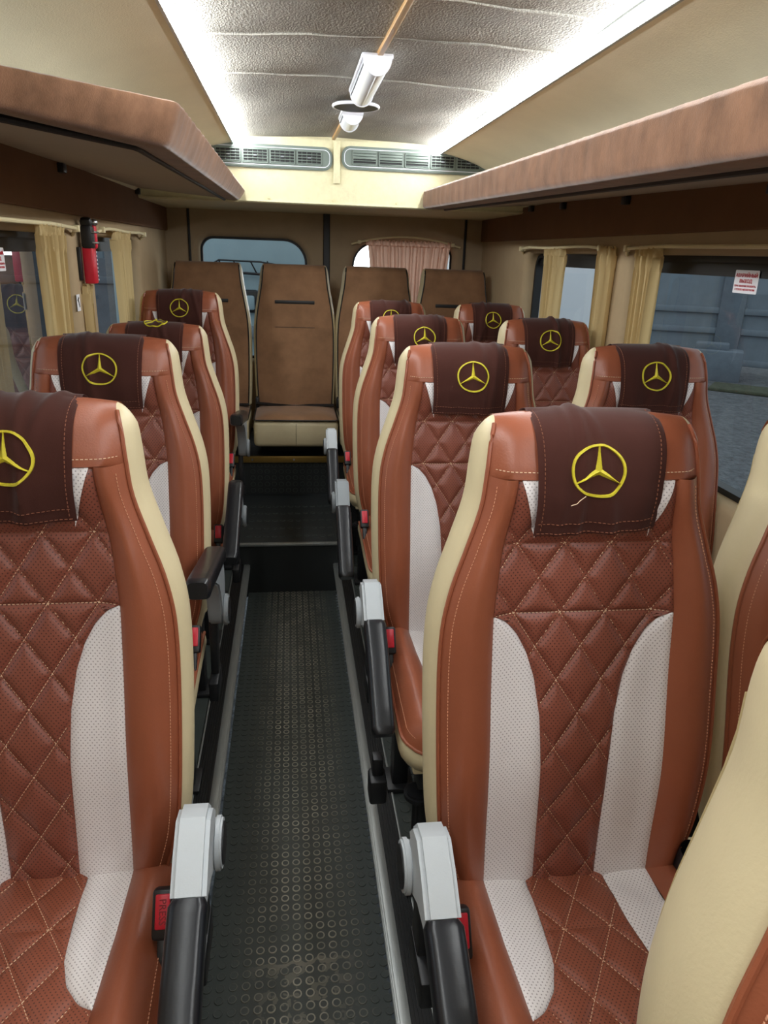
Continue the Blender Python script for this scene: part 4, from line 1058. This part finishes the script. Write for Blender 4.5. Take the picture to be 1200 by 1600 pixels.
# vehicles behind the bus
t = thing('parked_bus', (-.35, 6.6, ZG), 0, 'pale blue parked bus seen through the bare rear window', 'bus')
bm = B(); b_box(bm, (0, 2, 1.75), (2.3, 4.0, 2.9), .12, None, 3); body = obj('bus_body', bm, 'van', t)
bm = B(); b_box(bm, (0, -.005, 2.72), (2.0, .03, .7), .01); obj('windscreen', bm, 'fence2', t)
bm = B(); b_tube(bm, [(-.36, -.06, 2.02), (-.24, -.10, 2.09), (.1, -.12, 2.085), (.28, -.08, 2.06), (.36, -.05, 2.02)], .008, 6); b_tube(bm, [(-.40, -.05, 2.005), (.1, -.07, 1.985), (.40, -.05, 1.95)], .012, 6)
for x in (-.24, -.12, .02, .16): b_tube(bm, [(x, -.11, 2.09), (x+.05, -.06, 1.99)], .006, 6)
obj('roof_rack', bm, 'black', t)
bm = B(); b_box(bm, (.0, -.03, 1.76), (.15, .06, .19), .02); hl_ = obj('headlamp_box', bm, 'black', t); bm = B(); b_box(bm, (.01, -.07, 1.75), (.07, .04, .12), .015); obj('headlamp', bm, 'van', hl_)
bm = B(); b_box(bm, (0, -.04, 1.50), (2.1, .10, .10), .03); obj('bumper', bm, 'fence2', t)
for x in (-.95, .95):
    bm = B(); b_cyl(bm, (x, .9, .40), (1, 0, 0), .40, .26, 24, .04); wh = obj('wheel', bm, 'piping', t); bm = B(); b_cyl(bm, (x, .9, .40), (1, 0, 0), .2, .28, 16, .02); obj('hub', bm, 'fence2', wh)
t = thing('parked_van', (2.05, 6.4, ZG), 0, 'white parked van behind the curtained rear window', 'van')
bm = B(); b_box(bm, (0, 2, 1.55), (2.1, 4.2, 2.4), .16, None, 3); obj('van_body', bm, 'vanwhite', t)
for x in (-.52, .52):
    bm = B(); b_cyl(bm, (x*1.7, 1.0, .36), (1, 0, 0), .36, .22, 24, .04); obj('wheel', bm, 'piping', t)
bm = B(); b_box(bm, (0, -.10, .55), (1.9, .12, .18), .04); obj('bumper', bm, 'fence', t)

# lamp added behind the rear curtain, guessed source of its glow and bright gap
t = NT('added_lamp_lens'); t.b.inputs['Emission Color'].default_value = (.92, .97, 1, 1); t.b.inputs['Emission Strength'].default_value = 9; M['lamplit'] = t.m
t = thing('added_lamp', (.72, 5.55, ZG), 0, 'bright lamp added behind the curtained rear window as a guessed light source', 'lamp')
bm = B(); b_box(bm, (0, .06, 2.06), (.86, .08, .50), .03); obj('lamp_housing', bm, 'black', t)
bm = B(); b_box(bm, (0, .012, 2.06), (.80, .02, .44), .008); obj('lamp_lens', bm, 'lamplit', t)
bm = B(); b_tube(bm, [(0, .08, .5), (0, .08, 1.85)], .025, 10); obj('pole', bm, 'black', t)
for k in range(3):
    a = 2*PI*k/3+.4; bm = B(); b_tube(bm, [(0, .08, .75), (.45*math.cos(a), .08+.45*math.sin(a), .03)], .018, 8); obj('leg', bm, 'black', t)
